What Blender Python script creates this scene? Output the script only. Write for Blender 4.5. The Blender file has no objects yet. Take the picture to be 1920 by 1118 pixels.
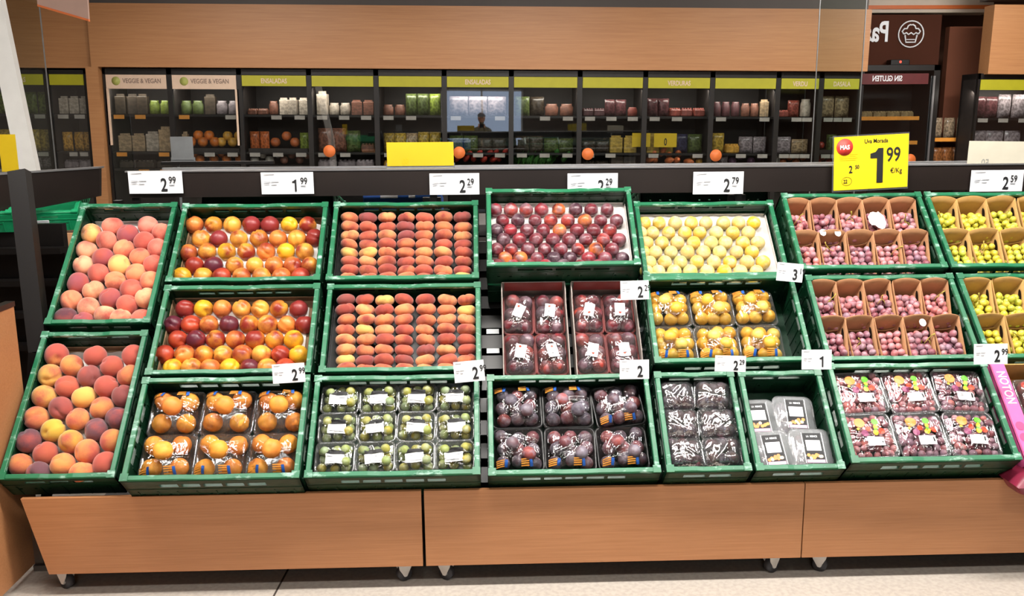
import bpy, bmesh, math, random
from math import sin, cos, pi, sqrt, exp, atan2, radians
from mathutils import Vector, Matrix, Euler, noise
S = bpy.context.scene
COL = S.collection
# ------------------------------------------------------------------ camera
CAMZ = 1.63
FPX = 1700.0
PITCH, YAW, ROLL = 0.19415, 0.03203, 0.00692
cy, sy, cp, sp = cos(YAW), sin(YAW), cos(PITCH), sin(PITCH)
_F = Vector((sy*cp, cy*cp, -sp)); _R = Vector((cy, -sy, 0)); _D = _F.cross(_R)
_c, _s = cos(ROLL), sin(ROLL)
AR = _c*_R + _s*_D; AD = -_s*_R + _c*_D; AF = _F
CAM = Vector((0, 0, CAMZ))
cd = bpy.data.cameras.new('camera'); cam = bpy.data.objects.new('camera', cd); COL.objects.link(cam)
rot = Matrix((AR, -AD, -AF)).transposed()
cam.matrix_world = Matrix.Translation(CAM) @ rot.to_4x4()
cd.sensor_width = 36.0; cd.lens = 36.0*FPX/1920; cd.clip_start = 0.05; cd.clip_end = 60
S.camera = cam
# ------------------------------------------------------------------ world, light, exposure
w = bpy.data.worlds.new('world'); S.world = w; w.use_nodes = True
w.node_tree.nodes['Background'].inputs[0].default_value = (0.9, 0.93, 1, 1)
w.node_tree.nodes['Background'].inputs[1].default_value = 0.25
S.view_settings.view_transform = 'Standard'; S.view_settings.look = 'None'
S.view_settings.exposure = 0.0; S.view_settings.gamma = 1.0
try: S.view_settings.use_curve_mapping = False
except Exception: pass
S.cycles.max_bounces = 6; S.cycles.diffuse_bounces = 3; S.cycles.glossy_bounces = 3
S.cycles.transmission_bounces = 4; S.cycles.transparent_max_bounces = 12
S.cycles.caustics_reflective = False; S.cycles.caustics_refractive = False
CEIL = 3.35
LAMPS = [  # x, y, size x, size y, watts : ceiling lamps over the aisle and the shop behind
    (-1.9, 2.35, 1.5, 0.30, 56), (0.3, 2.35, 1.5, 0.30, 104), (2.3, 2.35, 1.5, 0.30, 92),
    (-0.6, 0.4, 1.5, 0.30, 24), (1.7, 0.4, 1.5, 0.30, 28),
    (-2.6, 7.6, 1.8, 0.30, 62), (0.6, 7.6, 1.8, 0.30, 62), (3.6, 7.6, 1.8, 0.30, 62),
    (5.3, 8.2, 1.0, 0.30, 75),  # lamp added here, its light tilted to brighten the bakery corner
    (-4.6, 4.6, 1.2, 0.30, 12), (0.0, -3.0, 1.5, 0.3, 30)]

# ------------------------------------------------------------------ geometry helpers
def ray(px, py): return (AF + AR*((px-960)/FPX) + AD*((py-559)/FPX))
def at(px, py, Y):
    d = ray(px, py); return CAM + d*(Y/d.y)
def atz(px, py, Z):
    d = ray(px, py); return CAM + d*((Z-CAMZ)/d.z)
def atx(px, py, X):
    d = ray(px, py); return CAM + d*(X/d.x)
SL = 0.7779; cS, sS = cos(SL), sin(SL)
P0 = Vector((0, 3.781, CAMZ-0.334)); VN = Vector((0, -sS, cS)); VV = Vector((0, -cS, -sS))
def slope(X, s, n): return Vector((X, 0, 0)) + P0 + VV*s + VN*n
def on_slope(px, py, n):
    d = ray(px, py); o = P0 + VN*n
    t = (o-CAM).dot(VN)/d.dot(VN); p = CAM + d*t
    return p
RX = Matrix.Rotation(SL, 4, 'X')
def frame(X, s, n, rz=0.0, extra=None):
    """local x right, y up the slope, z out of the slope"""
    m = Matrix.Translation(slope(X, s, n)) @ RX @ Matrix.Rotation(rz, 4, 'Z')
    return m @ extra if extra else m

class MB:
    def __init__(self): self.v = []; self.f = []; self.mi = []; self.cur = 0; self.sm = []
    def add(self, vs, fs, M=None, smooth=False):
        b = len(self.v)
        for p in vs:
            p = Vector(p); self.v.append(tuple(M @ p) if M is not None else tuple(p))
        for f in fs: self.f.append(tuple(b+i for i in f)); self.mi.append(self.cur); self.sm.append(smooth)
        return self
    def box(self, c, s, M=None, taper=0.0):
        x, y, z = c; a, b, h = s[0]/2, s[1]/2, s[2]/2
        t = 1-taper
        vs = [(x-a*t, y-b*t, z-h), (x+a*t, y-b*t, z-h), (x+a*t, y+b*t, z-h), (x-a*t, y+b*t, z-h),
              (x-a, y-b, z+h), (x+a, y-b, z+h), (x+a, y+b, z+h), (x-a, y+b, z+h)]
        fs = [(3, 2, 1, 0), (4, 5, 6, 7), (0, 1, 5, 4), (1, 2, 6, 5), (2, 3, 7, 6), (3, 0, 4, 7)]
        return self.add(vs, fs, M)
    def b2(self, lo, hi, M=None):
        return self.box([(lo[i]+hi[i])/2 for i in range(3)], [abs(hi[i]-lo[i]) for i in range(3)], M)
    def rbox(self, c, s, r=0.004, M=None, seg=3):
        """box with rounded vertical corners and a small top/bottom chamfer"""
        pts = []
        a, b = s[0]/2, s[1]/2; r = min(r, a*.98, b*.98)
        for k, (qx, qy) in enumerate(((a-r, b-r), (-a+r, b-r), (-a+r, -b+r), (a-r, -b+r))):
            for i in range(seg+1):
                t = pi/2*(k+i/seg); pts.append((qx+r*cos(t), qy+r*sin(t)))
        n = len(pts); h = s[2]/2; ch = min(r*.5, h*.5)
        vs = []
        for z, g in ((-h, ch), (-h+ch, 0), (h-ch, 0), (h, ch)):
            for (px, py) in pts:
                k = 1-g/max(a, b); vs.append((c[0]+px*k, c[1]+py*k, c[2]+z))
        fs = [tuple(range(n-1, -1, -1)), tuple(range(3*n, 4*n))]
        for j in range(3):
            for i in range(n): fs.append((j*n+i, j*n+(i+1) % n, (j+1)*n+(i+1) % n, (j+1)*n+i))
        return self.add(vs, fs, M)
    def tube(self, pts, r, seg=8, M=None, closed=False):
        pts = [Vector(p) for p in pts]; n = len(pts); vs = []; fs = []
        rr = r if isinstance(r, (list, tuple)) else [r]*n
        for i, p in enumerate(pts):
            a = pts[(i-1) % n] if (i or closed) else p; b = pts[(i+1) % n] if (i < n-1 or closed) else p
            d = (b-a).normalized() if (b-a).length > 1e-9 else Vector((0, 0, 1))
            u = d.orthogonal().normalized() if i == 0 else (u - d*u.dot(d)).normalized()
            v = d.cross(u)
            for k in range(seg):
                t = 2*pi*k/seg; vs.append(p + (u*cos(t)+v*sin(t))*rr[i])
        for i in range(n if closed else n-1):
            for k in range(seg):
                a0 = i*seg+k; a1 = i*seg+(k+1) % seg; j = (i+1) % n
                fs.append((a0, a1, j*seg+(k+1) % seg, j*seg+k))
        if not closed:
            fs.append(tuple(range(seg-1, -1, -1))); fs.append(tuple((n-1)*seg+k for k in range(seg)))
        return self.add(vs, fs, M, True)
    def cyl(self, a, b, r, seg=16, M=None): return self.tube([a, b], r, seg, M)
    def prism(self, poly, d0, d1, ax='y', M=None):
        """2-D polygon (x,z) pushed along y from d0 to d1 (or the matching plane for ax)"""
        def P(p, d):
            if ax == 'y': return (p[0], d, p[1])
            if ax == 'x': return (d, p[0], p[1])
            return (p[0], p[1], d)
        n = len(poly); vs = [P(p, d0) for p in poly]+[P(p, d1) for p in poly]
        fs = [tuple(range(n)), tuple(range(2*n-1, n-1, -1))]
        for i in range(n): fs.append((i, n+i, n+(i+1) % n, (i+1) % n))
        return self.add(vs, fs, M)
    def wall(self, W, H, holes, th, M):
        """panel in x (0..W), z (0..H), thickness along +y, with rectangular holes (x0,z0,x1,z1)"""
        xs = sorted({0, W} | {h[0] for h in holes} | {h[2] for h in holes})
        zs = sorted({0, H} | {h[1] for h in holes} | {h[3] for h in holes})
        nx, nz = len(xs), len(zs)
        def solid(i, j):
            if i < 0 or j < 0 or i >= nx-1 or j >= nz-1: return False
            cx, cz = (xs[i]+xs[i+1])/2, (zs[j]+zs[j+1])/2
            return not any(h[0] < cx < h[2] and h[1] < cz < h[3] for h in holes)
        vs = [(x, 0, z) for z in zs for x in xs]+[(x, th, z) for z in zs for x in xs]; o = nx*nz; fs = []
        for j in range(nz-1):
            for i in range(nx-1):
                if not solid(i, j): continue
                a, b, c, d = j*nx+i, j*nx+i+1, (j+1)*nx+i+1, (j+1)*nx+i
                fs += [(a, b, c, d), (o+d, o+c, o+b, o+a)]
                if not solid(i-1, j): fs.append((a, d, o+d, o+a))
                if not solid(i+1, j): fs.append((c, b, o+b, o+c))
                if not solid(i, j-1): fs.append((b, a, o+a, o+b))
                if not solid(i, j+1): fs.append((d, c, o+c, o+d))
        return self.add(vs, fs, M)
    def mesh(self, name, mats, recalc=True):
        me = bpy.data.meshes.new(name); me.from_pydata([tuple(v) for v in self.v], [], self.f)
        for m in (mats if isinstance(mats, (list, tuple)) else [mats]): me.materials.append(m)
        me.polygons.foreach_set('material_index', self.mi); me.polygons.foreach_set('use_smooth', self.sm)
        if recalc:
            bm = bmesh.new(); bm.from_mesh(me); bmesh.ops.recalc_face_normals(bm, faces=bm.faces[:]); bm.to_mesh(me); bm.free()
        me.update(); return me
    def build(self, name, mats, parent=None, M=None, recalc=True):
        return put(name, self.mesh(name, mats, recalc), parent, M)
def put(name, me, parent=None, M=None, color=None):
    o = bpy.data.objects.new(name, me); COL.objects.link(o)
    if parent is not None: o.parent = parent
    if M is not None: o.matrix_local = M
    if color: o.color = color
    return o
def tag(o, label=None, cat=None, group=None, kind=None):
    if label: o['label'] = label
    if cat: o['category'] = cat
    if group: o['group'] = group
    if kind: o['kind'] = kind
    return o
def empty(name, M, label, cat, group=None):
    o = bpy.data.objects.new(name, None); COL.objects.link(o); o.matrix_world = M; o.empty_display_size = .05
    return tag(o, label, cat, group)
def struct(name, mb, mat): return tag(mb.build(name, mat), kind='structure')
ORD = ['first', 'second', 'third', 'fourth', 'fifth', 'sixth', 'seventh', 'eighth', 'ninth', 'tenth', 'eleventh', 'twelfth', 'thirteenth']

# ------------------------------------------------------------------ materials
def lin(c):
    if isinstance(c, str): c = [int(c[i:i+2], 16)/255 for i in (1, 3, 5)]
    return tuple([(x/12.92 if x <= .04045 else ((x+.055)/1.055)**2.4) for x in c[:3]])+(1.0,)
class NT:
    def __init__(s, name):
        s.m = bpy.data.materials.new(name); s.m.use_nodes = True; s.t = s.m.node_tree; s.t.nodes.clear()
        s.out = s.n('ShaderNodeOutputMaterial')
    def n(s, k, **kw):
        x = s.t.nodes.new(k)
        for a, b in kw.items(): setattr(x, a, b)
        return x
    def l(s, a, b): s.t.links.new(a, b)
    def setv(s, node, **kw):
        for k, v in kw.items(): node.inputs[k.replace('_', ' ')].default_value = v
    def princ(s, **kw):
        p = s.n('ShaderNodeBsdfPrincipled'); s.l(p.outputs[0], s.out.inputs[0])
        for k, v in kw.items(): p.inputs[k.replace('_', ' ')].default_value = v
        return p
    def noise(s, scale=5, detail=3, rough=.5, coord='Object', stretch=None, offset=None, turn=0.0):
        tc = s.n('ShaderNodeTexCoord'); mp = s.n('ShaderNodeMapping'); nz = s.n('ShaderNodeTexNoise')
        s.l(tc.outputs[coord], mp.inputs[0]); s.l(mp.outputs[0], nz.inputs['Vector'])
        if stretch: mp.inputs['Scale'].default_value = stretch; mp.inputs['Rotation'].default_value = (0, 0, turn)
        if offset is not None: s.l(offset, mp.inputs['Location'])
        s.setv(nz, Scale=scale, Detail=detail, Roughness=rough); return nz.outputs['Fac']
    def ramp(s, fac, stops):
        r = s.n('ShaderNodeValToRGB'); s.l(fac, r.inputs[0]); e = r.color_ramp.elements
        while len(e) < len(stops): e.new(.5)
        for i, (p, c) in enumerate(stops): e[i].position = p; e[i].color = c if len(c) == 4 else tuple(c)+(1,)
        return r.outputs[0]
    def mix(s, fac, a, b, mode='MIX'):
        m = s.n('ShaderNodeMix', data_type='RGBA', blend_type=mode)
        for i, v in ((0, fac), (6, a), (7, b)):
            if hasattr(v, 'is_output') or isinstance(v, bpy.types.NodeSocket): s.l(v, m.inputs[i])
            else: m.inputs[i].default_value = v
        return m.outputs[2]
    def math(s, op, a, b=None):
        m = s.n('ShaderNodeMath', operation=op)
        for i, v in ((0, a), (1, b)):
            if v is None: continue
            if isinstance(v, bpy.types.NodeSocket): s.l(v, m.inputs[i])
            else: m.inputs[i].default_value = v
        return m.outputs[0]
    def bump(s, h, p, strength=.2, dist=.002):
        b = s.n('ShaderNodeBump'); s.l(h, b.inputs['Height']); s.setv(b, Strength=strength, Distance=dist)
        s.l(b.outputs[0], p.inputs['Normal'])
_mats = {}
def plain(name, col, rough=.5, metal=0.0, spec=.5, var=.12, scale=14, emit=0, bump=0):
    if name in _mats: return _mats[name]
    t = NT(name); p = t.princ(Roughness=rough, Metallic=metal); p.inputs['Specular IOR Level'].default_value = spec
    c = lin(col); n = t.noise(scale, 3)
    d = tuple(x*(1-var) for x in c[:3])+(1,); u = tuple(min(1, x*(1+var)) for x in c[:3])+(1,)
    t.l(t.ramp(n, [(.3, d), (.7, u)]), p.inputs['Base Color'])
    if bump: t.bump(n, p, bump)
    if emit:
        p.inputs['Emission Color'].default_value = c; p.inputs['Emission Strength'].default_value = emit
    _mats[name] = t.m; return t.m
def wood(name, c1, c2, stretch=(1.5, 60, 60), rough=.45):
    t = NT(name); p = t.princ(Roughness=rough)
    a = t.noise(3, 5, .65, stretch=stretch); b = t.noise(1.2, 2, .5, stretch=(.6, 3, 3))
    f = t.math('ADD', t.math('MULTIPLY', a, .75), t.math('MULTIPLY', b, .25))
    t.l(t.ramp(f, [(.33, lin(c1)), (.67, lin(c2))]), p.inputs['Base Color']); t.bump(a, p, .06, .001)
    return t.m
def skin(name, blush, rough=.55, fuzz=0.0, spec=.4, scale=14, speck=None, bloom=None, thr=.5):
    """fruit skin: object colour is the ground colour, its alpha the amount of blush"""
    t = NT(name); p = t.princ(Roughness=rough); p.inputs['Specular IOR Level'].default_value = spec
    oi = t.n('ShaderNodeObjectInfo')
    cx = t.n('ShaderNodeCombineXYZ'); r = t.math('MULTIPLY', oi.outputs['Random'], 37.0)
    t.l(r, cx.inputs[0]); t.l(t.math('MULTIPLY', oi.outputs['Random'], 91.0), cx.inputs[1])
    big = t.noise(scale, 2, .45, offset=cx.outputs[0])
    fine = t.noise(160, 2, .6, offset=cx.outputs[0])
    f = t.math('ADD', t.math('MULTIPLY', t.math('SUBTRACT', big, .5), 3.6), t.math('SUBTRACT', oi.outputs['Alpha'], 0.5))
    f = t.math('ADD', f, t.math('MULTIPLY', t.math('SUBTRACT', fine, .5), .5))
    m = t.n('ShaderNodeMapRange'); t.l(f, m.inputs[0]); m.inputs[1].default_value = -.5; m.inputs[2].default_value = .5
    c = t.mix(m.outputs[0], oi.outputs['Color'], lin(blush))
    if speck:
        c = t.mix(t.ramp(fine, [(.58, (0, 0, 0, 1)), (.68, (.6, .6, .6, 1))]), c, lin(speck))
    if bloom:
        bn = t.noise(32, 4, .6, offset=cx.outputs[0])
        c = t.mix(t.ramp(bn, [(.45, (0, 0, 0, 1)), (.66, (.75, .75, .75, 1))]), c, lin(bloom))
    t.l(c, p.inputs['Base Color'])
    if fuzz:
        p.inputs['Sheen Weight'].default_value = fuzz; p.inputs['Sheen Roughness'].default_value = .5
    t.bump(fine, p, .08, .0006)
    return t.m
M = {}
M['beech'] = wood('beech_laminate', '#a26d45', '#b47e55')
M['beech_far'] = wood('beech_fascia', '#a9744a', '#ba8659', stretch=(.8, 25, 25))
M['black'] = plain('black_steel', '#0d0a09', .38, var=.25)
M['rail'] = plain('dark_brown_rail', '#1d1512', .42, var=.15, scale=4)
M['alu'] = plain('brushed_aluminium', '#b9b9bb', .32, metal=.85, var=.08)
M['greymetal'] = plain('grey_metal', '#8e9091', .4, metal=.6)
M['white'] = plain('white_paint', '#dedcd8', .5, var=.03)
M['card'] = plain('white_card', '#eceef2', .45, var=.015)
M['ink'] = plain('black_ink', '#17171a', .6, var=.05)
M['greyink'] = plain('grey_ink', '#a9abb0', .6, var=.05)
M['yellow'] = plain('yellow_card', '#ecd01c', .42, var=.03)
M['yellowdim'] = plain('yellow_card_print', '#d6bb10', .42, var=.03)
M['redink'] = plain('red_badge', '#e8453c', .5, var=.04)
M['orange'] = plain('orange_sticker', '#e8793a', .5, var=.04)
M['cardboard'] = plain('brown_cardboard', '#b58661', .75, var=.1, scale=25, spec=.2)
M['cardboard2'] = plain('tan_cardboard', '#bd965c', .75, var=.1, scale=25, spec=.2)
M['greycard'] = plain('grey_cardboard', '#9a908a', .7, var=.08, scale=20, spec=.2)
M['foam'] = plain('white_foam', '#d9d4cf', .6, var=.05, scale=30)
M['traywood'] = plain('tray_board', '#8f7358', .75, var=.15, scale=30, spec=.2)
M['blacktray'] = plain('black_tray', '#151616', .35, var=.2)
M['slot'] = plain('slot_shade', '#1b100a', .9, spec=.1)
M['rubber'] = plain('grey_rubber', '#45454a', .6)
M['lime'] = plain('lime_header', '#a9a41f', .5, var=.04)
M['cream'] = plain('cream_header', '#d9bda6', .5, var=.04)
M['burgundy'] = plain('burgundy_header', '#5c1a1c', .5)
M['brownwall'] = plain('brown_wall', '#7a4c3a', .85, spec=.1, var=.06, scale=3)
M['browndark'] = plain('dark_brown_sign', '#4a2a1f', .85, spec=.1, var=.06, scale=3)
M['fridge'] = plain('fridge_black', '#1a1614', .4, var=.2)
M['fridgein'] = plain('fridge_inside', '#2a2422', .6, var=.2)
M['stem'] = plain('vine_stem', '#a8953f', .6, var=.2, scale=60)
M['darkstem'] = plain('fruit_stalk', '#4a3320', .8)
M['pink'] = plain('pink_carton', '#e3609f', .5, var=.05)
M['pinkdark'] = plain('dark_pink_print', '#a8457a', .5, var=.05); M['pinklabel'] = plain('pink_label', '#d9a2bb', .5, var=.05)
M['blue'] = plain('blue_print', '#2457a8', .45, var=.08)
M['orangeprint'] = plain('orange_print', '#e6973a', .45, var=.1)
M['dot_g'] = plain('green_dot', '#62b52f', .45, var=.04); M['dot_y'] = plain('yellow_dot', '#d9c03c', .45, var=.04)
M['dot_r'] = plain('red_dot', '#d8482f', .45, var=.04); M['dot_p'] = plain('purple_dot', '#8d4468', .45, var=.04)
M['dot_o'] = plain('orange_dot', '#ea8a41', .45, var=.04)
M['net'] = plain('red_liner', '#7d3330', .5, var=.15)
def mk_crate(name, base, worn, amt):
    t = NT(name); p = t.princ(Roughness=.38); n = t.noise(9, 4, .65); n2 = t.noise(38, 4, .6, stretch=(.45, 1, 1))
    c = t.ramp(n, [(.3, lin(base)), (.75, tuple(min(1, x*1.45) for x in lin(base)[:3])+(1,))])
    t.l(t.mix(t.ramp(n2, [(.56, (0, 0, 0, 1)), (.72, (amt, amt, amt, 1))]), c, lin(worn)), p.inputs['Base Color'])
    t.l(t.ramp(n2, [(.3, (.3, .3, .3, 1)), (.7, (.5, .5, .5, 1))]), p.inputs['Roughness']); t.bump(n2, p, .05, .001)
    return t.m
M['crate'] = mk_crate('green_plastic', '#052c19', '#235c42', .22)
M['crate_lit'] = mk_crate('lit_green_plastic', '#118052', '#5fc79b', .3)  # same crate plastic, strong light put into a lighter green
M['rim'] = mk_crate('worn_green_rim', '#14603f', '#b4d8cb', .75)
def mk_film(name, base=.05, tint=(1, 1, 1, 1), rough=.07, bs=.5, haze=0.0, scale=40):
    t = NT(name)
    tr = t.n('ShaderNodeBsdfTransparent'); tr.inputs[0].default_value = tint
    gl = t.n('ShaderNodeBsdfGlossy'); gl.inputs['Roughness'].default_value = rough
    oi = t.n('ShaderNodeObjectInfo'); cx = t.n('ShaderNodeCombineXYZ'); t.l(t.math('MULTIPLY', oi.outputs['Random'], 20.0), cx.inputs[0])
    n = t.noise(scale, 3, .5, stretch=(1.6, .22, 1), offset=cx.outputs[0], turn=.7)
    b = t.n('ShaderNodeBump'); t.l(n, b.inputs['Height']); b.inputs['Strength'].default_value = bs; b.inputs['Distance'].default_value = .012
    t.l(b.outputs[0], gl.inputs['Normal'])
    lw = t.n('ShaderNodeLayerWeight'); lw.inputs[0].default_value = .35; t.l(b.outputs[0], lw.inputs['Normal'])
    f = t.math('ADD', t.math('MULTIPLY', lw.outputs['Fresnel'], .55), base)
    ms = t.n('ShaderNodeMixShader'); t.l(f, ms.inputs[0]); t.l(tr.outputs[0], ms.inputs[1]); t.l(gl.outputs[0], ms.inputs[2])
    last = ms.outputs[0]
    if haze:
        df = t.n('ShaderNodeBsdfDiffuse'); df.inputs[0].default_value = (.8, .82, .85, 1)
        m2 = t.n('ShaderNodeMixShader'); m2.inputs[0].default_value = haze
        t.l(last, m2.inputs[1]); t.l(df.outputs[0], m2.inputs[2]); last = m2.outputs[0]
    t.l(last, t.out.inputs[0]); return t.m
M['film'] = mk_film('clear_film', .07, bs=.95, rough=.05)
M['film_streak'] = mk_film('streaked_film', .15, bs=.8, haze=.02, scale=24, rough=.06)
M['film_hazy'] = mk_film('crinkled_film', .34, bs=1.0, haze=.03, scale=26, rough=.05)
M['clearlid'] = mk_film('clear_plastic_lid', .12, rough=.12, bs=.5, haze=.16)
M['clear'] = mk_film('clear_plastic_tray', .07, tint=(.93, .95, .95, 1), rough=.12, bs=.25, haze=.06)
def mk_glass(name, refl, tint):
    t = NT(name); tr = t.n('ShaderNodeBsdfTransparent'); tr.inputs[0].default_value = tint
    gl = t.n('ShaderNodeBsdfGlossy'); gl.inputs['Roughness'].default_value = .015
    nz = t.noise(.7, 1); b = t.n('ShaderNodeBump'); t.l(nz, b.inputs['Height']); b.inputs['Strength'].default_value = .1; b.inputs['Distance'].default_value = .01
    t.l(b.outputs[0], gl.inputs['Normal'])
    ms = t.n('ShaderNodeMixShader'); ms.inputs[0].default_value = refl
    t.l(tr.outputs[0], ms.inputs[1]); t.l(gl.outputs[0], ms.inputs[2]); t.l(ms.outputs[0], t.out.inputs[0]); return t.m
M['doorglass'] = mk_glass('door_glass', .13, (.93, .95, .95, 1))
M['paneglass'] = mk_glass('pane_glass', .06, (.9, .94, .92, 1))
# fruit
M['peach'] = skin('peach_skin', '#b5564a', .75, fuzz=.35, spec=.15, scale=13)
M['nect'] = skin('nectarine_skin', '#8a2c22', .36, spec=.45, scale=15)
M['flat'] = skin('flat_peach_skin', '#93433a', .8, fuzz=.3, spec=.12, scale=15)
M['plum'] = skin('red_plum_skin', '#5a2028', .3, spec=.5, scale=22, bloom='#8b747c')
M['ypl'] = skin('yellow_plum_skin', '#cfae4c', .45, spec=.4, scale=22, bloom='#d8cfa6')
M['apr'] = skin('apricot_skin', '#df8438', .5, spec=.35, scale=18)
M['gg'] = skin('greengage_skin', '#8f8f3c', .45, spec=.4, scale=24, bloom='#a5b097')
M['dpl'] = skin('dark_plum_skin', '#66363a', .4, spec=.4, scale=24, bloom='#8f8a98')
M['grape'] = skin('grape_skin', '#8a4650', .4, spec=.45, scale=30, bloom='#c0a3ad')
M['ggrape'] = skin('green_grape_skin', '#c6b63a', .3, spec=.5, scale=40)
def objcol(name, rough=.5, var=.35, scale=20):
    t = NT(name); p = t.princ(Roughness=rough); oi = t.n('ShaderNodeObjectInfo'); n = t.noise(scale, 3, .6)
    d = t.mix(1.0, oi.outputs['Color'], (1-var, 1-var, 1-var, 1), 'MULTIPLY')
    t.l(t.mix(t.ramp(n, [(.4, (0, 0, 0, 1)), (.6, (1, 1, 1, 1))]), oi.outputs['Color'], d), p.inputs['Base Color']); return t.m
M['prod'] = objcol('printed_package', .4, .45, 22)
M['bagmat'] = objcol('produce_bag', .25, .6, 30)
M['veg'] = objcol('fresh_produce', .4, .35, 30)

# ------------------------------------------------------------------ text
def text_mesh(body, h, sx=1.0, bold=0.0, mirror=False, align='LEFT', depth=.0008, mat=None, space=1.0):
    cu = bpy.data.curves.new('t', 'FONT'); cu.body = body; cu.size = h; cu.offset = bold; cu.extrude = depth/2
    cu.align_x = align; cu.space_character = space; cu.resolution_u = 3
    o = bpy.data.objects.new('t', cu); COL.objects.link(o)
    bpy.context.view_layer.update()
    me = bpy.data.meshes.new_from_object(o.evaluated_get(bpy.context.evaluated_depsgraph_get()))
    bpy.data.objects.remove(o); bpy.data.curves.remove(cu)
    k = -1 if mirror else 1
    for v in me.vertices: v.co = (v.co.x*sx*k, -v.co.z, v.co.y)   # stands up, faces -y
    if mirror: me.flip_normals()
    me.materials.clear(); me.materials.append(mat or M['ink']); me.name = 'lettering'
    return me
T0 = Matrix.Translation
def mdisc(r, seg=20, th=.0008):
    b = MB(); b.cyl((0, -th, 0), (0, 0, 0), r, seg); return b

# ------------------------------------------------------------------ room
WX0, WX1, WY0, WY1 = -6.5, 8.0, -6.0, 12.2
def mk_floor():
    t = NT('floor_tiles'); p = t.princ(Roughness=.22)
    tc = t.n('ShaderNodeTexCoord'); mp = t.n('ShaderNodeMapping'); t.l(tc.outputs['Object'], mp.inputs[0])
    mp.inputs['Rotation'].default_value = (0, 0, radians(3)); mp.inputs['Location'].default_value = (.90, .28, 0)
    br = t.n('ShaderNodeTexBrick'); t.l(mp.outputs[0], br.inputs['Vector']); br.offset = 0
    t.setv(br, Color1=lin('#b9b0a6'), Color2=lin('#b3aaa0'), Mortar=lin('#4c443f'), Scale=1.0)
    br.inputs['Mortar Size'].default_value = .004; br.inputs['Brick Width'].default_value = 3.2; br.inputs['Row Height'].default_value = 1.9
    n = t.noise(60, 3); sp_ = t.ramp(n, [(.35, (.86, .86, .86, 1)), (.6, (1, 1, 1, 1))])
    t.l(t.mix(1.0, br.outputs[0], sp_, 'MULTIPLY'), p.inputs['Base Color']); return t.m
b = MB(); b.b2((WX0, WY0, -.1), (WX1, WY1, 0)); struct('floor', b, mk_floor())
M['ceil'] = plain('ceiling_tiles', '#a7a19a', .8, var=.04, scale=3)
M['wallgrey'] = plain('shop_wall', '#6f665f', .7, var=.06, scale=2)
M['wallbrown'] = plain('shop_wall_brown', '#5b3a29', .7, var=.06, scale=2)
b = MB(); b.b2((WX0, WY0, CEIL), (WX1, WY1, CEIL+.1)); struct('ceiling', b, M['ceil'])
b = MB(); b.b2((WX0, WY1, 0), (WX1, WY1+.1, CEIL)); struct('wall_back', b, M['wallbrown'])
b = MB(); b.b2((WX0-.1, WY0, 0), (WX0, WY1, CEIL)); struct('wall_left', b, M['wallgrey'])
b = MB(); b.b2((WX1, WY0, 0), (WX1+.1, WY1, CEIL)); struct('wall_right', b, M['wallbrown'])
wy = WY0; 
b = MB(); wx0, wx1, wz0, wz1 = -1.1, 1.15, .9, 2.45
b.wall(WX1-WX0, CEIL, [(wx0-WX0, wz0, wx1-WX0, wz1)], -.1, T0((WX0, WY0, 0))); struct('wall_front', b, M['wallgrey'])
fr = MB()
for x in (wx0, (wx0+wx1)/2, wx1): fr.box((x, WY0, (wz0+wz1)/2), (.05, .08, wz1-wz0+.05))
for z in (wz0, wz1): fr.box(((wx0+wx1)/2, WY0, z), (wx1-wx0+.05, .08, .05))
wn = struct('window_1', fr, M['white'])
t = NT('daylight_glass'); e = t.n('ShaderNodeEmission'); e.inputs[0].default_value = (.62, .75, 1, 1); e.inputs[1].default_value = 1.6; t.l(e.outputs[0], t.out.inputs[0]); M['daylight'] = t.m
b = MB(); b.b2((wx0, WY0-.06, wz0), (wx1, WY0-.05, wz1)); b.build('pane', M['daylight'], wn)
# ceiling lamps
M['lampface'] = None
t = NT('lamp_diffuser'); e = t.n('ShaderNodeEmission'); e.inputs[0].default_value = (1, .96, .9, 1); e.inputs[1].default_value = 14; t.l(e.outputs[0], t.out.inputs[0]); M['lampface'] = t.m
for i, (x, y, a, bb, wt) in enumerate(LAMPS):
    nm = 'ceiling_lamp'
    root = empty(nm, T0((x, y, CEIL-.06)), ['long ceiling lamp over the stand, %s counting from the left' % ORD[i] if i < 3 else 'long ceiling lamp set %s in the shop ceiling' % ORD[i]][0], 'ceiling lamp', 'long ceiling lamps')
    h = MB(); h.b2((-a/2-.02, -bb/2-.02, 0), (a/2+.02, bb/2+.02, .06)); h.build('housing', M['white'], root)
    d = MB(); d.b2((-a/2, -bb/2, -.012), (a/2, bb/2, -.001)); d.build('diffuser', M['lampface'], root)
    L = bpy.data.lights.new('lamp_light', 'AREA'); L.shape = 'RECTANGLE'; L.size = a; L.size_y = bb; L.energy = wt; L.color = (1, .955, .9)
    lo = bpy.data.objects.new('lamp_light', L); COL.objects.link(lo); lo.parent = root; lo.location = (0, 0, -.03)
    if x == 5.3: lo.rotation_euler = (radians(32), 0, 0)
    if y > 1.5 and y < 3: lo.rotation_euler = (radians(8), 0, 0)

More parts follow.
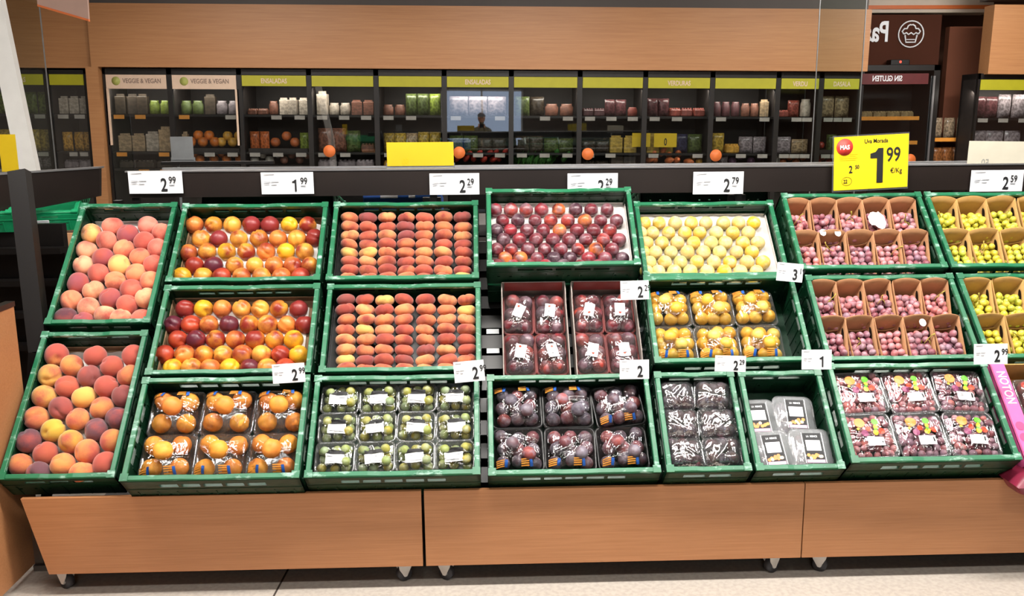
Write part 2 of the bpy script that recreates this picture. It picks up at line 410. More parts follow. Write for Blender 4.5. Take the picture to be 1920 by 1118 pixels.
# ------------------------------------------------------------------ green crates
def crate_meshes(W, L, H, key):
    th = .010; b = MB()
    b.b2((-W/2+.004, -L/2+.004, 0), (W/2-.004, L/2-.004, .008))
    def holes(Wd):
        hs = []; z0, z1 = H*.70, H*.82
        n = 5 if Wd > .5 else (3 if Wd > .35 else 2)
        sp_ = Wd*.62/n
        for k in range(n):
            c = Wd/2+(k-(n-1)/2)*sp_; hs.append((c-sp_*.42, z0, c+sp_*.42, z1))
        m = int(Wd/.045)
        for k in range(1, m):
            c = k*Wd/m
            if k % 5 in (1, 2, 3): hs.append((c-.005, H*.36, c+.005, H*.42))
        return hs
    b.wall(W, H-.012, holes(W), th, T0((-W/2, -L/2, 0)))                     # front
    b.wall(W, H-.012, holes(W), th, T0((-W/2, L/2-th, 0)))                   # back
    b.wall(L, H-.012, holes(L), th, T0((-W/2+th, -L/2, 0)) @ Matrix.Rotation(pi/2, 4, 'Z'))
    b.wall(L, H-.012, holes(L), th, T0((W/2, -L/2, 0)) @ Matrix.Rotation(pi/2, 4, 'Z'))
    for sx in (-1, 1):                                                       # ribs on the outside, corner posts
        for syy in (-1, 1): b.box((sx*(W/2-.012), syy*(L/2-.012), H/2), (.022, .022, H-.02))
    nb = 9 if W > .5 else 5
    for k in range(nb):
        x = (k-(nb-1)/2)*W/nb
        for s_ in (-1, 1):
            b.box((x, s_*(L/2-th/2), H*.27), (.004, th+.004, H*.5))
            b.box((x, s_*(L/2-th/2), H*.62), (W/nb, th+.003, .004)) if k < nb-0 else None
    nl = 8
    for k in range(nl):
        y = (k-(nl-1)/2)*L/nl
        for s_ in (-1, 1): b.box((s_*(W/2-th/2), y, H*.36), (th+.004, .004, H*.66))
    r = MB(); a, c_ = W/2-.002, L/2-.002; q = .018; zt = H
    # rim as a lip: profile swept round, with a shallow grip dip on the long sides
    outer = []
    def lip(p0, p1, inward, dip):
        n = 14; vs = []; fs = []
        for i in range(n+1):
            f = i/n; x = p0[0]+(p1[0]-p0[0])*f; y = p0[1]+(p1[1]-p0[1])*f
            dz = -.004*(1 if dip and .38 < f < .62 else 0)
            for (o_, z) in ((0, zt-.016+dz), (0, zt-.002+dz), (.002, zt+dz), (q-.002, zt+dz), (q, zt-.002+dz), (q, zt-.012+dz)):
                vs.append((x+inward[0]*o_, y+inward[1]*o_, z))
        for i in range(n):
            for k in range(5): fs.append((i*6+k, i*6+k+1, (i+1)*6+k+1, (i+1)*6+k))
            fs.append((i*6+5, i*6, (i+1)*6, (i+1)*6+5))
        fs += [tuple(range(6)), tuple(n*6+k for k in range(5, -1, -1))]
        r.add(vs, fs)
    lip((-a, -c_), (a, -c_), (0, 1), True); lip((a, c_), (-a, c_), (0, -1), True)
    lip((-a, c_-q), (-a, -c_+q), (1, 0), False); lip((a, -c_+q), (a, c_-q), (-1, 0), False)
    for sx in (-1, 1):
        for syy in (-1, 1): r.box((sx*(a-q*.6), syy*(c_-q*.6), zt-.001), (q*1.5, q*1.5, .006))
    return b.mesh('crate_body', M['crate']), r.mesh('crate_rim', M['rim'])
_cm = {}
def crate(X, s, n, W, L, label, H=.16, group='green produce crates', M4=None, plate=None, rz=0, bright=False):
    """X,s: left back rim corner on the slope, n: height of the rim over it"""
    k = (W, L, H, bright)
    if k not in _cm:
        _cm[k] = crate_meshes(W-.006, L-.006, H, k)
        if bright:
            for me in _cm[k]: me.materials.clear(); me.materials.append(M['crate_lit'])
    Mx = M4 if M4 is not None else frame(X+W/2, s+L/2, n-H, rz)
    root = empty('produce_crate', Mx, label, 'crate', group)
    put('crate_body', _cm[k][0], root); put('crate_rim', _cm[k][1], root)
    if plate:
        b = MB(); b.rbox((0, 0, 0), (W*.34, .014, .003), .006)
        tag(b.build('label_plate', M['greymetal'], root, T0((.0, -L/2+.0, H*.16)) @ Matrix.Rotation(pi/2, 4, 'X')), 'pale pill-shaped plate')
    return root
D0 = .16
CR = {  # name: X, s, n, W, L
 'A1': (-1.663, -.035, -.022, .40, .60), 'A2': (-1.664, .588, -.03, .40, .60),
 'B1': (-1.232, -.002, .009, .60, .40), 'B2': (-1.226, .415, .018, .60, .40), 'B3': (-1.222, .83, .035, .60, .40),
 'C1': (-.614, .002, .014, .60, .40), 'C2': (-.608, .405, -.002, .60, .40), 'C3': (-.616, .82, .012, .60, .40),
 'D1': (.012, -.002, .085, .60, .40), 'D3': (.006, .815, -.012, .60, .40),
 'E1': (.638, -.03, -.04, .60, .40), 'E2': (.622, .40, .02, .60, .40),
 'F1': (1.252, -.021, .015, .60, .40), 'F2': (1.275, .385, -.01, .60, .40), 'F3': (1.252, .812, .03, .60, .40),
 'G1': (1.862, -.021, .015, .60, .40), 'G2': (1.885, .385, -.01, .60, .40),
 'E3a': (.618, .82, .0, .30, .40), 'E3b': (.928, .82, .0, .315, .40)}
CL = {'A1': 'long green crate of pink peaches at the upper left end', 'A2': 'long green crate of dusky peaches at the lower left end',
 'B1': 'green crate holding the upper tray of yellow-red nectarines', 'B2': 'green crate holding the lower tray of yellow-red nectarines',
 'B3': 'green crate of film-wrapped apricots in the bottom row', 'C1': 'green crate of the upper flat peaches', 'C2': 'green crate of the lower flat peaches',
 'C3': 'green crate of twelve greengage packs in the bottom row', 'D1': 'raised green crate of loose dark red plums on a white tray',
 'D3': 'green crate of six packs of dusky purple plums', 'E1': 'green crate of loose yellow plums on a white tray',
 'E2': 'green crate of six film packs of yellow plums', 'F1': 'upper green crate of red grapes in card punnets',
 'F2': 'lower green crate of red grapes in card punnets', 'F3': 'green crate of six dotted packs of red grapes',
 'G1': 'upper green crate of white grapes at the right edge', 'G2': 'lower green crate of white grapes at the right edge',
 'E3a': 'narrow green crate of shiny crinkled fruit packs', 'E3b': 'narrow half-empty green crate with clear clamshell boxes'}
for k, (X, s, n, W, L) in CR.items():
    if k in ('D1',): crate(X, s, n, W, L, CL[k], H=.115, plate=False)
    else: crate(X, s, n, W, L, CL[k], H=D0+n+.005)
crate(.016, -.0, -.035, .60, .40, 'dark green crate under the raised red plum crate', H=.125, plate=True)
def local(k):
    """frame at the centre of the crate, z=0 at the rim"""
    X, s, n, W, L = CR[k]; return frame(X+W/2, s+L/2, n)

# ------------------------------------------------------------------ fruit meshes
def fruit_mesh(name, mat, r, asp=(1, 1, .94), groove=.05, dimple=.16, seg=22, rings=14, point=0.0, ph=0.0, lump=.02, seed=0):
    b = MB(); vs = []; fs = []
    vs.append((0, 0, 1))
    for j in range(1, rings):
        th = pi*j/rings
        for i in range(seg):
            fi = 2*pi*i/seg; vs.append((sin(th)*cos(fi), sin(th)*sin(fi), cos(th)))
    vs.append((0, 0, -1)); out = []
    for (x, y, z) in vs:
        fi = atan2(y, x); rad = sqrt(x*x+y*y); q = 1.0
        q -= dimple*exp(-(rad/.28)**2)*(1 if z > 0 else .45)
        d = abs(y) if x > -.2 else 9
        q -= groove*exp(-(d/.13)**2)*max(0, min(1, .25+x*1.2+max(z, 0)*.6))*(.4+.6*min(1, rad*1.6))
        q += lump*noise.noise(Vector((x*1.3+seed, y*1.3, z*1.3)))
        q += point*exp(-((1+z)/.12)**2)
        out.append((x*q*r*asp[0], y*q*r*asp[1], z*q*r*asp[2]))
    for i in range(seg): fs.append((0, 1+i, 1+(i+1) % seg))
    for j in range(rings-2):
        for i in range(seg):
            a = 1+j*seg+i; c = 1+j*seg+(i+1) % seg; fs.append((a, a+seg, c+seg, c))
    o = 1+(rings-2)*seg; last = len(vs)-1
    for i in range(seg): fs.append((o+i, last, o+(i+1) % seg))
    b.add(out, fs, None, True); return b.mesh(name, mat)
FM = {
 'peach': [fruit_mesh('peach', M['peach'], .0425, (1.03, 1.0, .95), .12, .2, 28, 18, seed=s_) for s_ in (1, 7, 13)],
 'nectarine': [fruit_mesh('nectarine', M['nect'], .0372, (1, .98, .98), .12, .18, 28, 18, seed=s_, point=.05) for s_ in (2, 5, 11)],
 'flat_peach': [fruit_mesh('flat_peach', M['flat'], .0375, (1.0, 1.0, .66), .16, .42, 26, 16, seed=s_, lump=.06) for s_ in (3, 6, 9, 14)],
 'plum': [fruit_mesh('plum', M['plum'], .0288, (1, .97, 1.0), .05, .12, seed=s_) for s_ in (1, 4)],
 'yellow_plum': [fruit_mesh('yellow_plum', M['ypl'], .0292, (1, .98, 1.0), .04, .10, seed=s_) for s_ in (1, 4)],
 'apricot': [fruit_mesh('apricot', M['apr'], .0350, (1, .95, .98), .08, .14, 18, 12, seed=s_) for s_ in (1, 4)],
 'greengage': [fruit_mesh('greengage', M['gg'], .0175, (1, .97, 1), .04, .1, 14, 9, seed=s_) for s_ in (1, 4)],
 'purple_plum': [fruit_mesh('purple_plum', M['dpl'], .0255, (1, .96, 1.06), .05, .1, 16, 10, seed=s_) for s_ in (1, 4)],
 'grape': [fruit_mesh('grape', M['grape'], .0133, (1, 1, 1.15), 0, .03, 12, 8)],
 'green_grape': [fruit_mesh('grape', M['ggrape'], .0136, (1, 1, 1.12), 0, .03, 12, 8)],
}
PEACHC = {'Y': ('#f0c070', .10, 'yellow'), 'L': ('#f2b086', .20, 'pale'), 'O': ('#f09468', .30, 'salmon'), 'P': ('#ef8d76', .34, 'pinkish'),
          'R': ('#dc6f5c', .55, 'rosy'), 'D': ('#a0525a', .25, 'dusky red'), 'V': ('#633842', .08, 'dark purple'), 'G': ('#d8b055', .12, 'golden')}
PEACHC2 = {'Y': ('#deaa58', .22, 'golden'), 'G': ('#cfa845', .12, 'greenish-yellow'), 'O': ('#de8f52', .42, 'orange'), 'R': ('#b65c46', .62, 'brick-red'),
           'D': ('#8a4a48', .25, 'dusky maroon'), 'V': ('#6c4650', .08, 'plum-coloured'), 'M': ('#cf8a4e', .66, 'red-blotched')}
NECT = {'Y': ('#e8b02c', .05, 'yellow'), 'y': ('#e9a545', .26, 'yellow-orange'), 'O': ('#e08940', .38, 'orange'), 'M': ('#e09a38', .58, 'red-and-yellow'),
        'R': ('#bb4a2e', .62, 'red'), 'D': ('#8c3336', .45, 'dark red'), 'V': ('#5c2432', .12, 'maroon')}
FLATC = {'L': ('#dc9560', .30, 'pale orange'), 'O': ('#d07d52', .38, 'orange'), 'R': ('#be6048', .55, 'rosy'), 'D': ('#8e4c48', .25, 'dusky'), 'Y': ('#d8ad62', .12, 'yellowish')}
PLUMC = {'R': ('#98323a', .35, 'red'), 'O': ('#dd7a3e', .30, 'orange-red'), 'D': ('#763038', .3, 'purple-red'), 'K': ('#45303a', .15, 'near-black'), 'M': ('#b8493c', .42, 'bright red')}
YPC = {'Y': ('#e0bb50', .25, 'yellow'), 'y': ('#dcc284', .2, 'pale yellow'), 'G': ('#cdc37a', .1, 'greenish-yellow'), 'O': ('#e9b632', .2, 'deep yellow')}
rnd = random.Random(11)
def rrot(r_, tilt=1.0):
    return Euler((r_.uniform(-1, 1)*tilt, r_.uniform(-1, 1)*tilt, r_.uniform(0, 6.28))).to_matrix().to_4x4()
def loose(kind, cols, rows, crop, n, place, group, cat, tilt=1.1, jit=0, fixrot=None, scl=(.96, 1.04), rword='row'):
    ox, oy, sc = crop
    for ri, row in enumerate(rows):
        for ci, (x, y, c) in enumerate(sorted(row)):
            p = on_slope(ox+x/sc, oy+y/sc, n)
            hx, al, wd = cols[c]; h = lin(hx); v = rnd.uniform(.92, 1.08)
            q = rnd.uniform(*scl)
            R_ = fixrot(rnd) if fixrot else rrot(rnd, tilt)
            m = T0(p) @ RX @ R_ @ Matrix.Diagonal((q, q*rnd.uniform(.97, 1.03), q, 1))
            o = put(kind, rnd.choice(FM[kind]), None, m, (h[0]*v, h[1]*v*rnd.uniform(.94, 1.06), h[2]*v, max(0, min(1, al+rnd.uniform(-.1, .1)))))
            tag(o, '%s %s, %s row from the back, %s from left, %s' % (wd, kind.replace('_', ' '), ORD[ri], ORD[ci], place), cat, group)
def R_(y, xs, cs):
    out = []
    for x, c in zip(xs, cs):
        if isinstance(x, tuple): out.append((x[0], x[1], c))
        else: out.append((x, y, c))
    return out
A1 = [[(845, 260, 'P'), (1110, 255, 'P')], [(685, 315, 'Y'), (958, 318, 'D'), (1215, 310, 'P')], [(800, 368, 'P'), (1080, 372, 'R')],
      [(650, 438, 'L'), (930, 432, 'O'), (1190, 425, 'P')], [(775, 495, 'D'), (1050, 490, 'O')], [(625, 550, 'L'), (895, 550, 'Y'), (1155, 545, 'R')],
      [(740, 612, 'R'), (1020, 610, 'O')], [(585, 685, 'D'), (865, 670, 'O'), (1130, 670, 'O')], [(700, 738, 'L'), (985, 730, 'R')],
      [(535, 815, 'O'), (825, 795, 'D'), (1095, 795, 'L')], [(665, 868, 'L'), (955, 845, 'R')], [(495, 945, 'V'), (790, 925, 'L'), (1065, 955, 'R')], [(625, 975, 'D'), (905, 950, 'L')]]
loose('peach', PEACHC, A1, (0, 360, 3.994), -.085, 'upper peach crate', 'loose peaches in the upper long crate', 'peach')
A2 = [[(360, 225, 'M'), (605, 230, 'R'), (850, 230, 'R')], [(458, 290, 'O'), (710, 295, 'R')], [(320, 355, 'Y'), (568, 360, 'D'), (820, 355, 'O')],
      [(428, 425, 'R'), (678, 425, 'R')], [(282, 487, 'Y'), (535, 492, 'Y'), (785, 485, 'D')], [(388, 562, 'D'), (648, 560, 'O')],
      [(232, 625, 'M'), (495, 630, 'O'), (750, 625, 'V')], [(338, 703, 'G'), (612, 700, 'V')], [(183, 768, 'V'), (452, 775, 'G'), (715, 770, 'M')],
      [(290, 848, 'R'), (555, 838, 'O')], [(133, 922, 'M'), (398, 920, 'O'), (672, 918, 'R')], [(245, 975, 'V'), (523, 975, 'O')]]
loose('peach', PEACHC2, A2, (0, 600, 3.3875), -.085, 'lower peach crate', 'loose peaches in the lower long crate', 'peach')
B1 = [R_(385, [335, 560, 778, 1000, 1215, 1440, 1655], 'OMyDDYM'), R_(545, [415, 620, 855, 1090, 1310, 1530, (1735, 535)], 'yDyMOyD'),
      R_(695, [(265, 710), 485, 715, 940, 1170, 1400, 1620], 'OyYMOYy'), R_(855, [340, 560, 805, 1040, 1265, 1480, 1680], 'RVyyOOM'), R_(985, [190, 440, 655, 885, 1120, 1350, 1570], 'YMROyOR')]
loose('nectarine', NECT, B1, (310, 360, 6.194), -.068, 'upper nectarine crate', 'loose nectarines in the upper crate', 'nectarine')
B2 = [R_(318, [465, 650, 838, 1030, 1215, 1405, 1600], 'DYOyyMD'), R_(475, [345, 525, 705, 905, 1105, 1290, 1480, 1660], 'VROVMyOD'),
      R_(625, [395, 575, 770, 970, 1165, 1360, 1550], 'RVMOMMY'), R_(775, [260, 460, 655, 845, 1040, 1230, 1420, 1600], 'ROMyOyRY'), R_(910, [340, 530, 715, 912, 1110, 1285, 1465], 'YyOYVyR')]
loose('nectarine', NECT, B2, (260, 520, 5.333), -.058, 'lower nectarine crate', 'loose nectarines in the lower crate', 'nectarine')
def grid(xs, ys, r_, shift=0):
    return [[(x+r_.uniform(-9, 9)+shift*i, y+r_.uniform(-9, 9), r_.choice('LLOOOORRRD' if r_.random() > .08 else 'Y')) for x in xs] for i, y in enumerate(ys)]
def flatrot(r_): return Matrix.Rotation(radians(-62)+r_.uniform(-.22, .22), 4, 'X') @ Matrix.Rotation(r_.uniform(-.25, .25), 4, 'Y') @ Matrix.Rotation(r_.uniform(0, 6.28), 4, 'Z')
loose('flat_peach', FLATC, grid([345, 562, 780, 1000, 1212, 1438, 1662], [300, 408, 512, 612, 712, 815, 915, 1005], rnd), (600, 360, 6.194), -.05, 'upper flat peach crate', 'flat peaches in the upper crate', 'flat peach', fixrot=flatrot)
loose('flat_peach', FLATC, grid([268, 478, 678, 885, 1108, 1328, 1540], [240, 345, 450, 550, 655, 765, 875, 968], rnd), (600, 520, 5.59), -.055, 'lower flat peach crate', 'flat peaches in the lower crate', 'flat peach', fixrot=flatrot)
D1 = [R_(300, [190, 350, 512, 672, 852, 1030, 1192, 1360], 'RMMROKDD'), R_(415, [265, 425, 605, 770, 948, 1128, 1292, 1460], 'RKDMMODR'), R_(518, [198, 345, 520, 690, 862, 1045, 1220, 1388], 'KRDDODDM'),
      R_(615, [272, 440, 615, 792, 960, 1138, 1320, 1485], 'KRDDDDMR'), R_(718, [200, 355, 530, 705, 872, 1055, 1242, 1412], 'DMDDRMOD'), R_(812, [290, 450, 630, 800, 970, 1165, 1338, 1520], 'OORKKRRK'), R_(892, [205, 375, 550, 715, 900, 1075, 1265, 1430], 'DRDRKDRK')]
loose('plum', PLUMC, D1, (895, 340, 5.59), .02, 'red plum crate', 'loose red plums on the white tray', 'plum', scl=(.95, 1.05))
E1 = [R_(330, [160, 315, 485, 655, 810, 995, 1155, 1315], 'YYyYyGyO'), R_(435, [120, 248, 415, 588, 745, 920, 1095, 1260], 'yyYYYGYG'), R_(540, [185, 345, 508, 680, 865, 1015, 1200, 1360], 'yYyYGGYy'),
      R_(640, [150, 275, 440, 615, 785, 955, 1135, 1295], 'YyGyyGyY'), R_(745, [215, 375, 540, 715, 895, 1065, 1245, 1415], 'GyGYyOyY'), R_(845, [180, 305, 475, 645, 825, 1005, 1175, 1345], 'GyGGGOyG'), R_(925, [245, 400, 580, 770, 930, 1110, 1295, 1460], 'GyyyyyYY')]
loose('yellow_plum', YPC, E1, (1180, 360, 5.647), -.083, 'yellow plum crate', 'loose yellow plums on the white tray', 'yellow plum')

# ------------------------------------------------------------------ trays and liners under the loose fruit
def tray(k, mat, label, depth, wall=.03, inset=.016, name='fruit_tray', dx=0, W2=None):
    X, s, n, W, L = CR[k]; Wt = (W2 or W)-2*inset; Lt = L-2*inset; b = MB()
    b.b2((-Wt/2, -Lt/2, 0), (Wt/2, Lt/2, .004))
    for sx in (-1, 1): b.box((sx*(Wt/2-.002), 0, wall/2), (.004, Lt, wall))
    for s_ in (-1, 1): b.box((0, s_*(Lt/2-.002), wall/2), (Wt, .004, wall))
    o = b.build(name, mat); o.matrix_world = local(k) @ T0((dx, 0, -depth)); return tag(o, label, 'tray')
def liner(k, label, depth, pitch, inset=.022, mat='foam', w2=None, dx=0):
    X, s, n, W, L = CR[k]; Wt = (w2 or W)-2*inset; Lt = L-2*inset; b = MB(); nx, ny = int(Wt/.010), int(Lt/.010); vs = []; fs = []
    for j in range(ny+1):
        for i in range(nx+1):
            x = -Wt/2+Wt*i/nx; y = -Lt/2+Lt*j/ny
            vs.append((x, y, .006*sin(2*pi*x/pitch+(pi if int(j*Lt/ny/pitch*2) % 2 else 0))*sin(2*pi*y/pitch)))
    for j in range(ny):
        for i in range(nx): a = j*(nx+1)+i; fs.append((a, a+1, a+nx+2, a+nx+1))
    n0 = len(vs)
    b.add(vs, fs, None, True); b.add([(v[0], v[1], v[2]-.002) for v in vs], [f[::-1] for f in fs], None, True)
    o = b.build('fruit_liner', M[mat], recalc=False); o.matrix_world = local(k) @ T0((dx, 0, -depth)); return tag(o, label, 'tray liner')
tray('A1', M['foam'], 'white tray lining the upper long peach crate', .122, .02); liner('A1', 'moulded white liner beneath the pink peaches', .112, .08, inset=.03)
tray('A2', M['traywood'], 'brown card tray lining the lower long peach crate', .122, .03); liner('A2', 'moulded white liner beneath the dusky peaches', .112, .08, inset=.03)
tray('B1', M['traywood'], 'brown card tray under the upper nectarines', .105, .022); liner('B1', 'white liner beneath the upper nectarines', .092, .07, inset=.045)
tray('B2', M['traywood'], 'brown card tray under the lower nectarines', .1, .03); liner('B2', 'white liner beneath the lower nectarines', .090, .07, inset=.055)
tray('C1', M['blacktray'], 'black tray under the upper flat peaches', .105, .02); tray('C2', M['blacktray'], 'black tray under the lower flat peaches', .105, .02)
liner('D1', 'white moulded liner under the loose red plums', .088, .055, inset=.03); liner('E1', 'white moulded liner under the loose yellow plums', .072, .055, inset=.026, w2=.59, dx=-.012)
tray('D1', M['foam'], 'white tray beneath the raised red plums', .094, .016, .018); tray('E1', M['foam'], 'white tray beneath the loose yellow plums', .082, .016, .02)

# ------------------------------------------------------------------ wrapped packs
def film_h(x, y, w, l, h, h0, folds):
    fx = max(0, 1-abs(2*x/w)**3.2); fy = max(0, 1-abs(2*y/l)**3.2)
    z = h0+(h-h0)*(fx*fy)**.55
    for (px, py, dx, dy, a, wd) in folds:
        d = (x-px)*dy-(y-py)*dx; z += a*exp(-(d/wd)**2)*(fx*fy)**.3
    return z
_film = {}
def film_mesh(w, l, h, h0, seed, mat):
    key = (w, l, h, h0, seed, mat)
    if key in _film: return _film[key]
    r_ = random.Random(seed); folds = []
    for k in range(13):
        a = r_.uniform(0, pi); cxx = r_.choice((-1, 1))*w*.42; cyy = r_.choice((-1, 1))*l*.42
        ang = atan2(-cyy, -cxx)+r_.uniform(-.6, .6) if k % 3 else a
        folds.append((cxx*r_.uniform(.2, 1), cyy*r_.uniform(.2, 1), cos(ang), sin(ang), r_.uniform(-.0035, .005), r_.uniform(.0025, .006)))
    nx, ny = int(w/.0042), int(l/.0042); vs = []; fs = []
    for j in range(ny+1):
        for i in range(nx+1):
            x = -w/2+w*i/nx; y = -l/2+l*j/ny
            vs.append((x, y, film_h(x, y, w, l, h, h0, folds)+.0012*noise.noise(Vector((x*40+seed, y*40, 0)))))
    for j in range(ny):
        for i in range(nx): a = j*(nx+1)+i; fs.append((a, a+1, a+nx+2, a+nx+1))
    b = MB(); b.add(vs, fs, None, True); me = b.mesh('film', M[mat], False); _film[key] = (me, folds); return _film[key]
def open_tray(w, l, h, r=.02, th=.0025, lip=.006, taper=.86):
    b = MB(); seg = 4
    def ring(k, z, g=0):
        pts = []; a, c = w/2*k+g, l/2*k+g
        for q, (qx, qy) in enumerate(((a-r, c-r), (-a+r, c-r), (-a+r, -c+r), (a-r, -c+r))):
            for i in range(seg+1): t_ = pi/2*(q+i/seg); pts.append((qx+r*cos(t_), qy+r*sin(t_), z))
        return pts
    rings = [ring(taper, 0), ring(1, h), ring(1, h, lip), ring(1, h-.003, lip), ring(1, h-.003, .0005), ring(taper, -.0015, .001)]
    n = len(rings[0]); vs = [p for rg in rings for p in rg]; fs = []
    for j in range(len(rings)-1):
        for i in range(n): fs.append((j*n+i, j*n+(i+1) % n, (j+1)*n+(i+1) % n, (j+1)*n+i))
    fs.append(tuple(range(n))); fs.append(tuple(range(5*n+n-1, 5*n-1, -1)))
    b.add(vs, fs, None, True); return b
_tm = {}
def pack(Mw, w, l, trayh, filmh, traymat, filmmat, label, group, seed, nm='fruit_pack', cat='fruit pack', gap=.001):
    root = empty(nm, Mw, label, cat, group)
    k = (w, l, trayh, traymat)
    if k not in _tm: _tm[k] = open_tray(w-.008, l-.008, trayh).mesh('pack_tray', M[traymat])
    put('pack_tray', _tm[k], root)
    me, folds = film_mesh(w-.004, l-.004, filmh, trayh*.92, seed, filmmat); put('film', me, root)
    return root, (lambda x, y: film_h(x, y, w-.004, l-.004, filmh, trayh*.92, folds))
def patch(root, name, hf, x0, y0, x1, y1, mat, rot_=0, lift=.0022, label=None, n=5):
    vs = []; fs = []; cxx, cyy = (x0+x1)/2, (y0+y1)/2
    for j in range(n+1):
        for i in range(n+1):
            dx, dy = (x0-cxx)+(x1-x0)*i/n, (y0-cyy)+(y1-y0)*j/n
            x = cxx+dx*cos(rot_)-dy*sin(rot_); y = cyy+dx*sin(rot_)+dy*cos(rot_); vs.append((x, y, hf(x, y)+lift))
    for j in range(n):
        for i in range(n): a = j*(n+1)+i; fs.append((a, a+1, a+n+2, a+n+1))
    o = (MB().add(vs, fs)).build(name, mat, root, recalc=False)
    if label: o['label'] = label
    return o
def dotp(root, name, hf, x, y, r, mat, lift=.0025, label=None):
    vs = [(x, y, hf(x, y)+lift)]; n = 14
    for i in range(n): a = 2*pi*i/n; px, py = x+r*cos(a), y+r*sin(a); vs.append((px, py, hf(px, py)+lift))
    o = MB().add(vs, [(0, 1+i, 1+(i+1) % n) for i in range(n)]).build(name, mat, root, recalc=False)
    if label: o['label'] = label
    return o
def rowname(j, nj): return 'back' if j == 0 else ('front' if j == nj-1 else 'middle')
def fill(Mw, kind, cat, group, colset, w, l, nx, ny, r, z0, place, seed, extra=(), wobble=.25, meshkind=None):
    r_ = random.Random(seed); k = 0
    pos = []
    for j in range(ny):
        for i in range(nx):
            sx = (w-2*r)/(max(1, nx-1)); sy_ = (l-2*r)/(max(1, ny-1))
            off = .0
            pos.append((-w/2+r+i*sx+r_.uniform(-1, 1)*wobble*r*.5+off, l/2-r-j*sy_+r_.uniform(-1, 1)*wobble*r*.5, z0+r, 'layer', j, i))
    for q, (ex, ey) in enumerate(extra): pos.append((ex, ey, z0+r*2.35, 'top', q, 0))
    for (x, y, z, ly, j, i) in pos:
        hx, al = r_.choice(colset); h = lin(hx); v = r_.uniform(.88, 1.1)
        o = put(kind, r_.choice(FM[meshkind or kind]), None, Mw @ T0((x, y, z)) @ rrot(r_, 1.2), (h[0]*v, h[1]*v, h[2]*v, al))
        if ly == 'layer': lb = '%s, %s row, %s from left, %s' % (kind.replace('_', ' '), ORD[j], ORD[i], place)
        else: lb = '%s lying on top %s, %s' % (kind.replace('_', ' '), ['at the left', 'at the right', 'at the front right'][j] if len(extra) > 1 else 'in the middle', place)
        tag(o, lb, cat, group)
AP = [('#f7ac48', .05), ('#f5a840', .08), ('#ee9a44', .25), ('#e89048', .35)]
# apricots: 3 x 2 packs
def logos(root, hf, w, l, front=True, flip=False):
    y = -l/2+.022 if front else l/2-.026
    for q in (-1, 1):
        x = q*w*.24
        patch(root, 'blue_logo', hf, x-.006, y-.012, x+.004, y+.010, M['blue'], .15*q, label='blue printed wave')
        for e_ in range(4): patch(root, 'logo_stripe', hf, x-.036, y-.011+e_*.0062, x-.008, y-.0075+e_*.0062, M['orangeprint'], .05, n=2, label='orange printed stripe')
for j in range(2):
    for i in range(3):
        Mw = local('B3') @ T0((-.186+i*.186+rnd.uniform(-.003, .003)+.004, .090-j*.171, -.108)) @ Matrix.Rotation(rnd.uniform(-.03, .03), 4, 'Z')
        nm = '%s apricot pack of the %s row' % (ORD[i], rowname(j, 2))
        root, hf = pack(Mw, .184, .172, .028, .086 if j == 0 else .090, 'clear', 'film', 'film-wrapped clear tray of orange apricots, %s from left in %s row' % (ORD[i], rowname(j, 2)), 'wrapped apricot packs', 20+i+3*j)
        logos(root, hf, .184, .172, front=(j == 1))
        fill(Mw, 'apricot', 'apricot', 'wrapped apricots', AP, .166, .158, 2, 2, .036, .002, nm, 40+i+3*j, extra=[(0, .002)], meshkind='apricot')
# greengages 4 x 3
GG = [('#93a05a', .15), ('#8a9a5c', .1), ('#a8a352', .3), ('#7f9268', .1), ('#b5a144', .4)]
for j in range(3):
    for i in range(4):
        Mw = local('C3') @ T0((-.208+i*.139, .130-j*.117, -.094+.003*j)) @ Matrix.Rotation(rnd.uniform(-.04, .04), 4, 'Z')
        root, hf = pack(Mw, .136, .116, .038, .055, 'clear', 'film', 'clear tray of greengages with white label, %s from left in %s row' % (ORD[i], rowname(j, 3)), 'greengage trays', 60+(i*3+j) % 5)
        lr = rnd.uniform(-.1, .12); lx, ly = rnd.uniform(-.006, .006), -.012
        patch(root, 'label', hf, lx-.032, ly-.018, lx+.032, ly+.016, M['card'], lr, label='white price label')
        patch(root, 'label_header', hf, lx-.032, ly+.017, lx+.032, ly+.032, M['ink'], lr, label='black strip above the label')
        for e_ in range(2): patch(root, 'label_print', hf, lx-.026, ly-.012+e_*.018, lx+.026, ly-.0095+e_*.018, M['greyink'], lr, lift=.0032, n=2)
        fill(Mw, 'greengage', 'greengage', 'greengages in clear trays', GG, .118, .098, 3, 3, .0175, .006, '%s greengage tray of the %s row' % (ORD[i], rowname(j, 3)), 80+i+4*j, extra=[(-.035, .02), (.036, .026), (.04, -.02)], wobble=.6)
# purple plums 3 x 2
DP = [('#665a62', .15), ('#51474f', .15), ('#6e5f66', .2), ('#7e4a50', .4), ('#a0504c', .2), ('#5d5560', .1)]
for j in range(2):
    for i in range(3):
        Mw = local('D3') @ T0((-.19+i*.187, .100-j*.170, -.104)) @ Matrix.Rotation((.12 if (i == 2 and j == 0) else rnd.uniform(-.03, .03)), 4, 'Z')
        root, hf = pack(Mw, .182, .168, .028, .074, 'blacktray', 'film', 'film-wrapped tray of dusky purple plums, %s from left in %s row' % (ORD[i], rowname(j, 2)), 'wrapped purple plum packs', 30+i+3*j)
        logos(root, hf, .182, .168, front=not (j == 0 and i < 2))
        fill(Mw, 'purple_plum', 'plum', 'wrapped purple plums', DP, .158, .148, 3, 3, .0255, .003, '%s purple plum pack of the %s row' % (ORD[i], rowname(j, 2)), 110+i+3*j, extra=[(-.02, .01), (.035, -.03)], wobble=.5)
